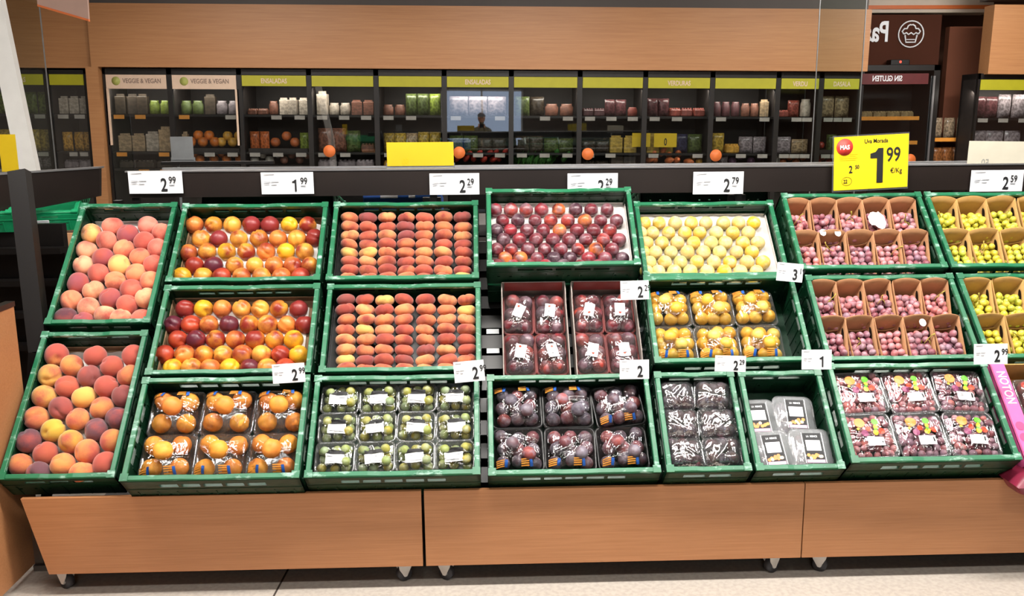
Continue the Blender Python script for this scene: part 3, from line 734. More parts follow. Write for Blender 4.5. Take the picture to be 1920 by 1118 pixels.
# yellow plums 3 x 2
YP = [('#e9b640', .15), ('#e6b84c', .1), ('#eab03c', .3), ('#e4c060', .05)]
M['aprl'] = M['apr']
FM['wrapped_yellow'] = [fruit_mesh('yellow_plum', skin('wrapped_yellow_plum', '#e3ab44', .4, spec=.45, scale=18), .0265, (1, .97, 1), .05, .1, 16, 10, seed=s_) for s_ in (2, 6)]
for j in range(2):
    for i in range(3):
        Mw = local('E2') @ T0((-.198+i*.168, .088-j*.163, -.105)) @ Matrix.Rotation(rnd.uniform(-.04, .04), 4, 'Z')
        root, hf = pack(Mw, .166, .160, .028, .078, 'clear', 'film', 'film-wrapped clear tray of yellow plums, %s from left in %s row' % (ORD[i], rowname(j, 2)), 'wrapped yellow plum packs', 50+i+3*j)
        logos(root, hf, .166, .160, front=(j == 1))
        fill(Mw, 'yellow_plum', 'yellow plum', 'wrapped yellow plums', YP, .150, .142, 3, 3, .0265, .003, '%s yellow plum pack of the %s row' % (ORD[i], rowname(j, 2)), 130+i+3*j, extra=[(-.02, .015), (.02, -.02)], wobble=.5, meshkind='wrapped_yellow')
# narrow crate : 2 x 3 hazy packs
GD = [('#4c4450', .3), ('#5b4a52', .4), ('#5c3a3c', .5)]
for j in range(3):
    for i in range(2):
        Mw = local('E3a') @ T0((-.068+i*.136, .120-j*.114, -.075)) @ Matrix.Rotation((-.12 if (i == 1 and j == 0) else rnd.uniform(-.04, .04)), 4, 'Z')
        root, hf = pack(Mw, .134, .115, .03, .062, 'clear', 'film_hazy', 'crinkled glossy pack of dark fruit, %s side of %s row, narrow crate' % (['left', 'right'][i], rowname(j, 3)), 'crinkled dark fruit packs', 90+i+2*j)
        fill(Mw, 'purple_plum', 'plum', 'small dark plums in crinkled packs', GD, .116, .1, 3, 2, .0225, .003, '%s crinkled pack, %s row' % (['left', 'right'][i], rowname(j, 3)), 150+i+2*j, wobble=.5)
# clamshells
def clamshell(Mw, label, seed):
    root = empty('clamshell_box', Mw, label, 'fruit box', 'clear clamshell boxes')
    put('box_base', open_tray(.134, .150, .045, .026).mesh('box_base', M['clear']), root)
    lid = open_tray(.138, .154, .022, .028, taper=.88); lo = lid.build('box_lid', M['clearlid'], root, T0((0, 0, .072)) @ Matrix.Rotation(pi, 4, 'X'))
    hf = lambda x, y: .0735
    patch(root, 'label', hf, -.030, -.058, .034, .056, M['ink'], lift=.001, n=1, label='dark label of the box')
    patch(root, 'label_frame', hf, -.024, -.012, .028, .028, M['card'], lift=.002, n=1, label='white panel of the label')
    patch(root, 'pink_strip', hf, -.030, -.058, .034, -.046, M['pinklabel'], lift=.002, n=1, label='pink strip of the label')
    r_ = random.Random(seed)
    for q in range(9): dotp(root, 'fruit_picture', hf, -.022+.006*q+r_.uniform(-.003, .003), -.032+r_.uniform(-.009, .009), .0065, M[r_.choice(['dot_o', 'orangeprint', 'cream'])], lift=.0022+q*.0001)
    for xx in (-.034, .038): patch(root, 'label_edge', hf, xx-.0012, -.058, xx+.0012, .058, M['card'], lift=.002, n=1)
    tm = text_mesh('LA  MENCE', .010, .8, .0002, depth=.0003, mat=M['card'], align='CENTER'); put('lettering', tm, root, T0((.002, .040, .0752)) @ Matrix.Rotation(-pi/2, 4, 'X'))
    fill(Mw, 'purple_plum', 'plum', 'dark plums in clamshell boxes', [('#6f6470', .2), ('#5c4f58', .2)], .110, .130, 2, 3, .0235, .004, label.split(' at the ')[1].split(' of ')[0]+' clamshell box', seed)
for (x, y, dz, rz, nm) in [(-.088, .040, 0, .02, 'clear clamshell box at the back left of the half-empty crate'), (.052, .052, .0, -.06, 'clear clamshell box at the back right of the half-empty crate'),
                       (-.070, -.105, .035, .05, 'clear clamshell box at the front left of the half-empty crate'), (.073, -.100, .035, -.03, 'clear clamshell box at the front right of the half-empty crate')]:
    clamshell(local('E3b') @ T0((x, y, -.145+dz)) @ Matrix.Rotation(rz, 4, 'Z'), nm, int(x*1000)+500)
# grape packs with dots
def bunch(Mw, kind, mesh, label, group, cols, pts, seed, stem=True, r=.0125):
    root = empty('grape_bunch', Mw, label, 'grapes', group); r_ = random.Random(seed)
    tone = r_.choice(cols)
    for (x, y, z) in pts:
        hx, al = tone if r_.random() < .6 else r_.choice(cols); h = lin(hx); v = r_.uniform(.85, 1.15); q = r_.uniform(.86, 1.12)
        put('grape', FM[mesh][0], root, T0((x, y, z)) @ rrot(r_, 1.4) @ Matrix.Diagonal((q, q, q, 1)), (h[0]*v, h[1]*v, h[2]*v, al))
    if stem:
        b = MB(); x0, y0 = r_.uniform(-.02, .02), r_.uniform(-.02, .03); zt = max(p[2] for p in pts)
        p = [Vector((x0, y0, zt-.02))]
        d = Vector((r_.uniform(-1, 1), r_.uniform(-.2, 1), .9)).normalized()
        for q in range(5): p.append(p[-1]+(d+Vector((r_.uniform(-.5, .5), r_.uniform(-.5, .5), r_.uniform(-.2, .3)))).normalized()*.014)
        b.tube(p, [.0028, .0026, .0025, .0022, .0022, .003], 6)
        b.tube([p[2], p[2]+Vector((.012, -.012, .006)), p[2]+Vector((.016, -.026, -.004))], .0014, 5)
        b.tube([p[3], p[3]+Vector((-.012, -.01, .004)), p[3]+Vector((-.022, -.02, -.008))], .0013, 5)
        b.build('stem', M['stem'], root)
    return root
RG = [('#c47c7c', .25), ('#a86f78', .35), ('#cf7c74', .2), ('#8f7080', .35), ('#85525e', .45)]
for j in range(2):
    for i in range(3):
        Mw = local('F3') @ T0((-.182+i*.184-.008*j, .096-j*.172, -.094)) @ Matrix.Rotation((.05 if j == 0 else .03)*(-1 if i == 2 else 1), 4, 'Z')
        root, hf = pack(Mw, .178, .168, .05, .062, 'clear', 'film', 'clear pack of red grapes with coloured dots, %s from left in %s row' % (ORD[i], rowname(j, 2)), 'dotted red grape packs', 70+i+3*j)
        for (dx, dy, dr, c, nn) in [(-.03, .045, .019, 'dot_o', 'orange dot'), (.026, .047, .0125, 'dot_g', 'green dot'), (.024, .028, .008, 'dot_y', 'yellow dot'), (.020, .006, .010, 'dot_y', 'yellow dot'),
                                (-.004, .020, .010, 'dot_r', 'red dot'), (.042, .010, .0115, 'dot_r', 'red dot'), (-.02, .004, .0125, 'dot_p', 'purple dot'), (-.04, .022, .005, 'dot_y', 'yellow dot'), (.022, .018, .006, 'dot_g', 'green dot')]:
            dotp(root, 'coloured_dot', hf, dx, dy, dr, M[c], label=nn)
        patch(root, 'label', hf, -.018, -.044, .042, -.010, M['card'], -.03, label='white label'); patch(root, 'barcode', hf, .032, -.034, .037, -.016, M['ink'], -.03, lift=.0034, n=1)
        pts = []; r_ = random.Random(900+i+3*j)
        for b_ in range(7):
            for a_ in range(6): pts.append((-.068+a_*.027+(.013 if b_ % 2 else 0)*.8+r_.uniform(-.004, .004), -.066+b_*.0225+r_.uniform(-.004, .004), .032+r_.uniform(-.006, .008)))
        bunch(Mw, 'grape', 'grape', 'red grapes inside the %s dotted pack of the %s row' % (ORD[i], rowname(j, 2)), 'red grapes in dotted packs', RG, pts, 200+i+3*j, stem=False)
# red plum boxes (two cardboard boxes without a crate)
RP = [('#8a3438', .5), ('#7a3a44', .5), ('#b2483c', .2), ('#6a5560', .4)]
for bx, (X0, W_) in enumerate(((.072, .248), (.345, .248))):
    Mx = frame(X0+W_/2, .405+.2, -.115); b = MB(); L_ = .40
    b.b2((-W_/2, -L_/2, 0), (W_/2, L_/2, .004))
    for sx in (-1, 1): b.prism([(-L_/2, 0), (L_/2, 0), (L_/2, .098), (L_/2-.05, .098), (L_/2-.09, .085), (-L_/2+.09, .085), (-L_/2+.05, .07), (-L_/2, .07)], sx*W_/2-.002, sx*W_/2+.002, 'x')
    b.box((0, -L_/2, .03), (W_, .004, .06)); b.box((0, L_/2, .052), (W_, .004, .104))
    bo = b.build('cardboard_box', M['greycard']); bo.matrix_world = Mx
    tag(bo, '%s of the two open grey card boxes of red plum packs' % ['left', 'right'][bx], 'cardboard box')
    if bx == 1:
        tm = text_mesh('OKTEPP', .013, 1.3, .0004, depth=.0004, mat=M['ink'], align='CENTER'); put('lettering', tm, bo, T0((.03, -L_/2-.0025, .028)))
    bl = MB(); bl.box((0, 0, .0), (W_-.02, .004, .05)); l_ = bl.build('red_liner', M['net'], bo, T0((0, L_/2-.008, .085))); l_['label'] = 'dark red inner lining at the back'
    for j in range(2):
        for i in range(2):
            Mw = Mx @ T0((-.060+i*.120, .092-j*.182, .006)) @ Matrix.Rotation(rnd.uniform(-.04, .04), 4, 'Z')
            nm = '%s %s pack, %s red plum box' % (rowname(j, 2), ['left', 'right'][i], ['left', 'right'][bx])
            root, hf = pack(Mw, .118, .180, .028, .068, 'net', 'film_streak', 'film pack of red plums with white label, ' + nm, 'wrapped red plum packs', 10+i+2*j+4*bx)
            rr_ = [-.35, -.12, -.2, .18, -.2, -.05, -.22, .02][bx*4+j*2+i]
            patch(root, 'label', hf, -.019, -.036, .021, .022, M['card'], rr_, lift=.004, label='white label'); dotp(root, 'badge', hf, .0, .010 if bx == 0 else -.022, .005, M['dot_r'], lift=.0052, label='small red badge')
            for e_ in range(2): patch(root, 'label_print', hf, -.010, -.02+e_*.008, .012, -.017+e_*.008, M['greyink'], rr_, lift=.005, n=1)
            fill(Mw, 'red_plum', 'plum', 'wrapped red plums', RP, .108, .170, 2, 3, .0285, .004, nm, 170+i+2*j+4*bx, wobble=.4, meshkind='plum')

# pink carton with packs at the right edge, dark red bag below
Mx = frame(1.868+.16, .815+.2, -.12); b = MB(); W_, L_ = .30, .40
b.b2((-W_/2, -L_/2, 0), (W_/2, L_/2, .004)); b.box((W_/2, 0, .06), (.004, L_, .12)); b.box((0, L_/2, .06), (W_, .004, .12)); b.box((0, -L_/2, .04), (W_, .004, .08))
bo = b.build('cardboard_box', M['cardboard2']); bo.matrix_world = Mx; tag(bo, 'brown card box with a bright pink printed side at the right edge', 'cardboard box')
b = MB(); b.b2((-W_/2-.004, -L_/2, 0), (-W_/2+.002, L_/2, .125)); b.b2((-W_/2-.004, -L_/2, .121), (-W_/2+.052, L_/2, .125)); sp = b.build('printed_side', M['pink'], bo); sp['label'] = 'bright pink printed side with a folded flap'
tm = text_mesh('NOTON', .045, .8, .0006, depth=.0006, mat=M['card'], align='CENTER'); put('lettering', tm, sp, T0((-W_/2+.012, .10, .1262)) @ Matrix.Rotation(-pi/2, 4, 'Z') @ Matrix.Rotation(-pi/2, 4, 'X'))
for q in (0, 1): dotp(sp, 'printed_ring', lambda x, y: .1255, -W_/2+.024, -.055-.045*q, .017, M['pinkdark'], lift=.001)
Mw = Mx @ T0((.04, .08, .03)); root, hf = pack(Mw, .18, .17, .03, .06, 'clear', 'film_hazy', 'crinkled film pack in the pink-sided box at the right edge', 'packs at the right edge', 77)
fill(Mw, 'red_plum', 'plum', 'plums at the right edge', RP, .15, .15, 3, 3, .027, .003, 'pack in the pink-sided box', 991, meshkind='plum')
bg = MB(); nn = 12; vs = []; fs = []
for s_ in (1, -1):
    for jj in range(nn+1):
        for ii in range(nn+1):
            x, z = 2*ii/nn-1, 2*jj/nn-1; t_ = .05*max(0, (1-x**4)*(1-z**4))**.6; vs.append((x*.14, z*.07, s_*t_))
for s_ in range(2):
    for jj in range(nn):
        for ii in range(nn): a = s_*(nn+1)**2+jj*(nn+1)+ii; f = (a, a+1, a+nn+2, a+nn+1); fs.append(f if s_ == 0 else f[::-1])
bg.add(vs, fs, None, True); o = bg.build('fruit_bag', plain('dark_red_bag', '#7a1f38', .4, var=.2)); o.matrix_world = T0(at(1962, 900, 2.93)); tag(o, 'dark red bag end at the lower right corner of the stand', 'bag')

# ------------------------------------------------------------------ grape punnets
def punnet_mesh(w, l, mat, nm):
    b = MB(); hb, hf_, wb = .100, .030, w*.70; n = 12; th = .0022
    hw = lambda h: (wb+(w-wb)*min(1, h/hb))/2
    b.add([(-wb/2, -l/2, 0), (wb/2, -l/2, 0), (wb/2, l/2, 0), (-wb/2, l/2, 0)], [(0, 1, 2, 3)])
    def sheet(rows):          # rows: list of (bottom point, top point); two skins th apart along off
        vs = []; fs = []
        for (p, q, off) in rows:
            for k in range(4):
                a = Vector(p).lerp(Vector(q), k/3); vs += [a, a+Vector(off)*th]
        m = len(rows)
        for i in range(m-1):
            for k in range(3):
                o = i*8+k*2; fs += [(o, o+8, o+10, o+2), (o+1, o+3, o+11, o+9)]
            o = i*8+6; fs.append((o, o+8, o+9, o+1))
        b.add(vs, fs, None, True)
    back = []; front = []
    for i in range(n+1):
        f = 2*i/n-1; z = hb+.020*(1-f*f)*.9
        back.append(((f*wb/2, l/2, 0), (f*w/2, l/2+.010, z), (0, 1, 0)))
        zf = hf_+.016*f*f; front.append(((f*wb/2, -l/2, 0), (f*hw(zf), -l/2-.006, zf), (0, -1, 0)))
    sheet(back); sheet(front)
    for sx in (-1, 1):
        rows = []
        for i in range(n+1):
            f = i/n; y = l/2+.010*(1-f)-l*f-.006*f; h = (hf_+.016)+(hb-hf_-.016)*((1-f)**1.25)+.012*sin(pi*f)*(f*.6)
            rows.append(((sx*wb/2, l/2-l*f, 0), (sx*hw(h), y, h), (sx, 0, 0)))
        sheet(rows)
    return b.mesh(nm, mat)
PM = {'r': punnet_mesh(.110, .170, M['cardboard'], 'punnet'), 'g': punnet_mesh(.125, .170, M['cardboard2'], 'punnet')}
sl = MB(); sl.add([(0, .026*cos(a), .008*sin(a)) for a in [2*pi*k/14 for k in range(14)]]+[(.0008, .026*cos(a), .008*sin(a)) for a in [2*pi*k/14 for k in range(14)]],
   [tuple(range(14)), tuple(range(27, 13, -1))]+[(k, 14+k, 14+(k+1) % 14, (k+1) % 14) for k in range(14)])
SLOT = sl.mesh('hand_slot_shade', M['slot'])  # no hole is cut; a dark ellipse stands for the slot's shade
GR = [('#d4cc50', .3), ('#c2c84e', .25), ('#ccd65c', .15), ('#dcca48', .45)]
def punnets(k, cols, rows, word, kind, pitch, depth, x0):
    for j in range(rows):
        for i in range(cols):
            g = word == 'white'
            r_ = random.Random(hash((k, i, j)) % 1000 if False else sum(map(ord, k))*7+i*13+j*29)
            Mw = local(k) @ T0((x0+i*pitch, .078-j*.172, -depth)) @ Matrix.Rotation(r_.uniform(-.05, .05), 4, 'Z')
            cr = '%s %s grape crate' % ('upper' if k[1] == '1' else 'lower', word)
            root = empty('grape_punnet', Mw, 'brown card punnet, %s from left in the %s row, %s' % (ORD[i], rowname(j, 2), cr), 'punnet', 'card grape punnets')
            put('carton', PM['g' if g else 'r'], root); 
            tag(put('hand_slot_shade', SLOT, root, T0(((.0625 if g else .055)-.0115, .045, .062)) @ Matrix.Rotation(.19, 4, 'Y') @ Matrix.Rotation(.35, 4, 'X')), 'dark patch for the shade in the hand slot')
            pts = []; w_, l_ = (.125 if g else .110)-.026, .170-.026
            r0 = .0125; zb = .030
            for q in range(6):
                for a_ in range(4): pts.append(((-w_/2+w_*a_/3)*.92+r_.uniform(-.004, .004), -l_/2+l_*q/5.8+r_.uniform(-.004, .004), zb+r_.uniform(0, .008)))
            for q in range(5):
                for a_ in range(3): pts.append((-w_*.36+w_*.36*a_+r_.uniform(-.006, .006), -l_*.46+l_*q/5.4+r_.uniform(-.005, .005), zb+.020+r_.uniform(-.002, .010)))
            if (i*3+j) % 3 != 1:
                for q in range(6): pts.append((r_.uniform(-.025, .025), r_.uniform(-.06, .03), zb+.042))
            bunch(Mw, 'grape', 'green_grape' if g else 'grape', 'bunch of %s grapes in the %s %s punnet, %s' % (word, ORD[i], rowname(j, 2), cr), '%s grape bunches in punnets' % word, GR if g else RG, pts, i+5*j+sum(map(ord, k)), stem=((i+j) % 2 == 0))
punnets('F1', 5, 2, 'red', 'grape', .113, .120, -.232); punnets('F2', 5, 2, 'red', 'grape', .113, .115, -.232)
punnets('G1', 4, 2, 'white', 'grape', .130, .120, -.222); punnets('G2', 4, 2, 'white', 'grape', .130, .115, -.222)
# white sticker and dropped tags in the upper red grape crate
def blob(M4, r, label, cat, name, mat=None, seed=3, n=18, jag=.25):
    r_ = random.Random(seed); pts = [(r*(1+r_.uniform(-jag, jag))*cos(2*pi*k/n), r*1.2*(1+r_.uniform(-jag, jag))*sin(2*pi*k/n)) for k in range(n)]
    b = MB(); b.prism(pts, 0, .0008, 'z'); o = b.build(name, mat or M['card']); o.matrix_world = M4; return tag(o, label, cat)
p = on_slope(1645, 412, .0); blob(T0(p) @ RX, .036, 'torn white vine-leaf-shaped paper tag on the upper red grapes', 'paper tag', 'paper_tag')
for (x, y, lb) in ((1543, 436, 'round white sticker on grapes, left one of the pair'), (1571, 437, 'round white sticker on grapes, right one of the pair'), (1730, 605, 'oval white sticker on the lower red grapes')):
    p = on_slope(x, y, .0); blob(T0(p) @ RX @ Matrix.Rotation(.2, 4, 'X'), .013, lb, 'sticker', 'fruit_sticker', jag=.03)

# ------------------------------------------------------------------ stand : three mobile units
def caster(root, x, y, flip=1):
    c = tag_root = bpy.data.objects.new('caster', None); COL.objects.link(c); c.parent = root; c.location = (x, y, 0)
    b = MB(); b.tube([(-.013, 0, .026), (.013, 0, .026)], .026, 18, Matrix.Rotation(pi/2*0, 4, 'Z')); b.build('wheel', M['rubber'], c, Matrix.Rotation(.5*flip+pi/2, 4, 'Z'))
    h = MB(); h.cyl((-.016, 0, .026), (.016, 0, .026), .009, 12); h.build('hub', M['alu'], c, Matrix.Rotation(.5*flip+pi/2, 4, 'Z'))
    f = MB()
    for s_ in (-1, 1): f.prism([(-.03, .088), (.03, .088), (.022, .055), (.004, .02), (-.006, .02), (-.024, .05)], s_*.018-.0015, s_*.018+.0015, 'y')
    f.b2((-.03, -.02, .080), (.03, .02, .090))
    f.build('fork', M['white'], c, Matrix.Rotation(.5*flip, 4, 'Z'))
    g = MB(); g.rbox((0, 0, 0), (.04, .012, .006), .004); g.build('brake_pedal', M['black'], c, T0((.03*flip, -.012, .068)) @ Matrix.Rotation(-.3*flip, 4, 'Y'))
PY, PZ0, PZ1 = 2.965, .087, .368
UN = [(-1.592, -.2235, 'mobile fruit stand unit at the left with plain beech front', [-1.50, -.30], -1.525),
      (-.2155, 1.122, 'middle mobile fruit stand unit with beech front and casters', [-.145, 1.04], None), (1.1235, 2.55, 'right-hand mobile fruit stand unit with beech front', [1.22, 2.4], None)]
for (x0, x1, lb, cs, xb) in UN:
    root = empty('fruit_stand', T0((0, 0, 0)), lb, 'display stand')
    b = MB(); xl = xb if xb else x0+.001
    b.add([(xl, PY, PZ0), (x1-.002, PY, PZ0), (x1-.002, PY, PZ1), (x0, PY, PZ1), (xl, PY+.018, PZ0), (x1-.002, PY+.018, PZ0), (x1-.002, PY+.018, PZ1), (x0, PY+.018, PZ1)],
          [(0, 1, 2, 3), (7, 6, 5, 4), (0, 4, 5, 1), (1, 5, 6, 2), (2, 6, 7, 3), (3, 7, 4, 0)])
    b.build('front_panel', M['beech'], root)
    # slatted sloping deck
    d = MB(); Wd = x1-x0-.006; mid = (x0+x1)/2
    for k in range(14):
        s = -.02+k*.094; d.box((0, 0, 0), (Wd, .060, .010), frame(mid, s+.03, -.182))
    for k in range(4): d.box((0, 0, 0), (.03, 1.27, .02), frame(x0+.03+(Wd-.06)*k/3, .60, -.198))
    d.build('slatted_deck', M['black'], root)
    e = MB(); e.b2((x0+.003, 2.99, PZ0), (x1-.003, 4.05, PZ0+.02))
    for xx in (x0+.02, x1-.02):
        e.b2((xx-.015, 3.96, PZ0), (xx+.015, 4.0, 1.30)); e.b2((xx-.015, 3.0, PZ0), (xx+.015, 3.03, .26))
    e.b2((x0+.005, 4.0, PZ0), (x1-.005, 4.015, 1.1))
    e.build('steel_frame', M['black'], root)
    lb2 = MB()
    if x0 > -.5 and x0 < 0:      # small label holders on the bare strip of deck
        for xx in (.035, .612):
            for s in (.53, .62): lb2.box((0, 0, 0), (.05, .022, .002), frame(xx, s, -.172))
        tag(lb2.build('label_holder', M['greymetal'], root), 'pale blank label holders')
    for q, cx_ in enumerate(cs):
        if cx_ < 2: caster(root, cx_, 3.035, -1 if q == 0 else 1)
# price rail (continuous, stands behind the crates)
RY = 3.93; zt0 = at(1000, 317, RY).z; zb0 = at(1000, 364, RY).z
b = MB(); xr0, xr1 = at(240, 330, RY).x, 2.9
b.prism([(RY, zb0), (RY+.004, zb0), (RY+.004, zt0-.004), (RY+.10, zt0-.004), (RY+.10, zt0), (RY-.001, zt0)], xr0, xr1, 'x')
rail = b.build('price_rail', M['rail']); tag(rail, 'long dark brown price rail behind the top row of crates', 'price rail')
b = MB(); b.b2((xr0-.01, RY-.006, zt0), (xr1, RY+.02, zt0+.006)); b.build('metal_edge', M['alu'], rail)
b = MB(); b.b2((xr0+.1, RY+.13, zt0+.004), (xr1, RY+.15, zt0+.012)); b.b2((xr0+.1, RY+.10, zt0-.006), (xr1, RY+.16, zt0+.002)); b.build('rear_edge', M['alu'], rail)
b = MB()
for x in (xr0+.02, -.21, 1.12, 2.5): b.b2((x-.015, RY+.01, .9), (x+.015, RY+.03, zb0+.05))
b.build('rail_bracket', M['black'], rail)

def one_mesh(h, mat=None):
    b = MB(); k = h/.148; b.prism([(x*k, z*k) for x, z in [(.029, 0), (.050, 0), (.050, .148), (.034, .148), (.018, .132), (-.002, .126), (-.002, .108), (.029, .110)]], -.0006, 0, 'y')
    return b.mesh('lettering', mat or M['ink'])
def price_card(px0, py0, px1, py1, Y, big, small, label, rz=0.0, ry=0.0, curve=0.0, mat='card', group='white price cards', detail=True, unit=False, mir=False, big_h=.72, bold=.0, hide_big=False, parts=True, lean=0, bigx=.60):
    a = at((px0+px1)/2, py1, Y); b_ = at((px0+px1)/2, py0, Y); wd = (at(px1, py1, Y)-at(px0, py1, Y)).x; ht = b_.z-a.z
    Mw = T0(a) @ Matrix.Rotation(rz, 4, 'Z') @ Matrix.Rotation(ry, 4, 'Y') @ Matrix.Rotation(lean, 4, 'X')
    root = empty('price_card', Mw, label, 'price card', group)
    n = 8; vs = []; fs = []
    for i in range(n+1):
        x = -wd/2+wd*i/n; y = -curve*(1-(2*i/n-1)**2)
        vs += [(x, y, 0), (x, y-curve*.3, ht), (x, y+.0012, 0), (x, y-curve*.3+.0012, ht)]
    for i in range(n):
        o = i*4; fs += [(o, o+4, o+5, o+1), (o+3, o+7, o+6, o+2), (o+1, o+5, o+7, o+3), (o+2, o+6, o+4, o)]
    fs += [(0, 1, 3, 2), (n*4+2, n*4+3, n*4+1, n*4)]
    MB().add(vs, fs).build('card', M[mat], root)
    yy = -.0012-curve*1.3
    H_ = ht*big_h
    if big: put('big_digit', one_mesh(H_*.76) if big == '1' else text_mesh(big, H_*1.12, .74, .0014 if bold == 0 else bold), root, T0((wd*(bigx-.5), yy, ht*.12)))
    if small: put('small_digits', text_mesh(small, ht*.44, .76, .0003), root, T0((wd*(bigx-.5)+H_*.50, yy, ht*.12+H_*.46)))
    if detail:
        b = MB()
        for (x0, z0, L_) in ((.06, .90, .2), (.06, .55, .12), (.20, .55, .14), (.06, .46, .10), (.20, .42, .10)):
            b.b2((-wd/2+wd*x0, yy-.0003, ht*z0), (-wd/2+wd*(x0+L_), yy, ht*(z0+.03)))
        if unit: b.b2((wd*(bigx-.5)+H_*.52, yy-.0003, ht*.36), (wd*(bigx-.5)+H_*.85, yy, ht*.40))
        b.build('small_print', M['greyink'], root)
    return root, wd, ht
for (a, b_, c, d_, g1, g2, lb) in [(243, 321, 344, 363, '2', '99', 'white price card 2.99 at the far left of the rail'), (491, 323, 589, 364, '1', '99', 'white price card 1.99 on the rail above the nectarines'),
        (806, 325, 899, 365, '2', '29', 'white price card 2.29 on the rail above the upper flat peaches'), (1064, 325, 1158, 365, '2', '29', 'white price card 2.29 half hidden by the raised plum crate'),
        (1299, 322, 1393, 364, '2', '79', 'white price card 2.79 on the rail above the yellow plums'), (1818, 319, 1916, 359, '2', '59', 'white price card 2.59 at the right end of the rail')]:
    price_card(a, b_, c, d_, RY-.012, g1, g2, lb, curve=.004, unit=True)
for (a, b_, c, d_, Y, g1, g2, lb, ry, cv) in [(1164, 527, 1217, 562, 3.36, '2', '29', 'small white price card 2.29 beside the right red plum box', -.02, 0),
        (1162, 676, 1217, 711, 3.06, '2', '', 'small white price card with glare-hidden cents under the red plum boxes', 0, 0),
        (1455, 494, 1504, 528, 3.38, '3', '19', 'small white price card 3.19 left of the upper red grapes', .10, 0),
        (1340, 668, 1398, 697, 3.06, '2', '29', 'small white price card 2.29 under the wrapped yellow plums', .04, 0),
        (1503, 657, 1559, 693, 3.06, '1', '', 'small glossy price card over the half-empty crate', .01, 0),
        (1826, 646, 1889, 683, 3.06, '2', '99', 'small white price card 2.99 under the lower white grapes', .0, 0),
        (512, 683, 573, 718, 3.08, '2', '99', 'small white price card 2.99 on the lower nectarine crate', -.05, 0), (853, 678, 910, 716, 3.08, '2', '99', 'small white price card 2.99 on the lower flat peach crate', -.08, 0)]:
    price_card(a, b_, c, d_, Y, g1, g2, lb, ry=ry, group='small crate price cards', lean=-.15)
# big yellow price sign
root, wd, ht = price_card(1563, 254, 1701, 354, RY-.03, '', '', 'large yellow price sign reading 1.99 with a red badge', ry=-.045, mat='yellow', group=None, detail=False)
root['category'] = 'price sign'
yy = -.0016
put('lettering', text_mesh('Uva Morada', .026, .8, .0002, align='CENTER'), root, T0((.02, yy, ht*.86)))
bd1 = MB(); bd1.prism([(.025, 0), (.052, 0), (.052, .148), (.030, .148), (.018, .132), (-.004, .126), (-.004, .106), (.025, .106)], -.0006, 0, 'y'); bd1.build('big_digit', M['ink'], root, T0((.0, yy, ht*.11)))
put('small_digits', text_mesh('99', .086, .74, .001), root, T0((wd*.20, yy, ht*.50)))
put('unit', text_mesh('€/Kg', .030, .85), root, T0((wd*.26, yy, ht*.28)))
put('old_price', text_mesh('2', .044, .75, .0008), root, T0((-wd*.30, yy, ht*.32))); put('old_price_cents', text_mesh('50', .024, .75, .0004), root, T0((-wd*.215, yy, ht*.39)))
put('code_number', text_mesh('22', .022, .8, .0003), root, T0((-wd*.37, yy, ht*.13)))
b = MB(); b.tube([(.020*cos(2*pi*k/20)*1.1-wd*.325, yy, ht*.165+.018*sin(2*pi*k/20)) for k in range(20)], .0006, 4, None, True); b.build('ring', M['ink'], root)
bd = mdisc(.036, 24).build('badge', M['redink'], root, T0((-wd*.36, yy, ht*.81))); put('badge_lettering', text_mesh('MAS', .026, .85, .0008, align='CENTER', mat=M['card']), bd, T0((0, -.0014, -.010)))
b = MB()
for q in range(4): b.b2((-wd*.43, yy-.0003, ht*(.56+.035*q)), (-wd*(.20-.02*(q % 2)), yy, ht*(.566+.035*q)))
b.build('small_print', M['yellowdim'], root)
b = MB(); b.b2((-wd/2-.006, .001, -.008), (wd/2+.003, .004, ht+.006)); b.build('clear_holder', M['clear'], root)
b = MB(); b.b2((-.01, .004, -.03), (.01, .012, .05)); b.build('clip', M['black'], root)
# sign backs standing on the far side of the rail
def sign_back(px0, py0, px1, py1, Y, mat, label, txt=None, ry=0.0, tmat=None, drop=.06):
    a = at((px0+px1)/2, py1, Y); wd = (at(px1, py1, Y)-at(px0, py1, Y)).x; ht = at(0, py0, Y).z-at(0, py1, Y).z
    Mw = T0(a) @ Matrix.Rotation(ry, 4, 'Y'); root = empty('sign_card', Mw, label, 'sign')
    b = MB(); b.rbox((0, 0, ht/2), (wd, .003, ht), .001); b.build('card', M[mat], root)
    h = MB(); h.b2((-wd/2-.004, .002, -.012), (wd/2+.004, .006, .012)); h.b2((-wd*.3, .006, -drop), (-wd*.2, .01, .01)); h.build('holder', M['greymetal'], root)
    if txt: put('show_through_lettering', text_mesh(txt, ht*.38, .8, .0004, mirror=True, mat=M[tmat or 'yellowdim'], align='CENTER'), root, T0((-wd*.22, -.0022, ht*.08)))
    return root
M['yellowback'] = plain('yellow_card_back', '#d8b516', .5, var=.03)
sign_back(726, 266, 851, 311, RY+.12, 'yellowback', 'plain yellow back of a price sign on the far side of the rail', '50')
gs = sign_back(322, 256, 364, 300, RY+.4, 'greymetal', 'small grey translucent sign on a dark bar beyond the price rail', drop=.5)
M['palecard'] = plain('pale_card', '#cfc9b6', .5, var=.04); M['paleprint'] = plain('pale_print', '#9c9a92', .5)
sign_back(1812, 263, 1925, 316, RY+.12, 'palecard', 'pale cream back of a price sign at the right edge', '50,', .02, 'paleprint')
sign_back(4, 252, 36, 322, 4.5, 'yellowback', 'yellow price sign at the far left behind the white post')
b = MB(); b.b2((-.10, -.01, -.022), (.42, .02, -.008)); b.build('bar', M['black'], gs)

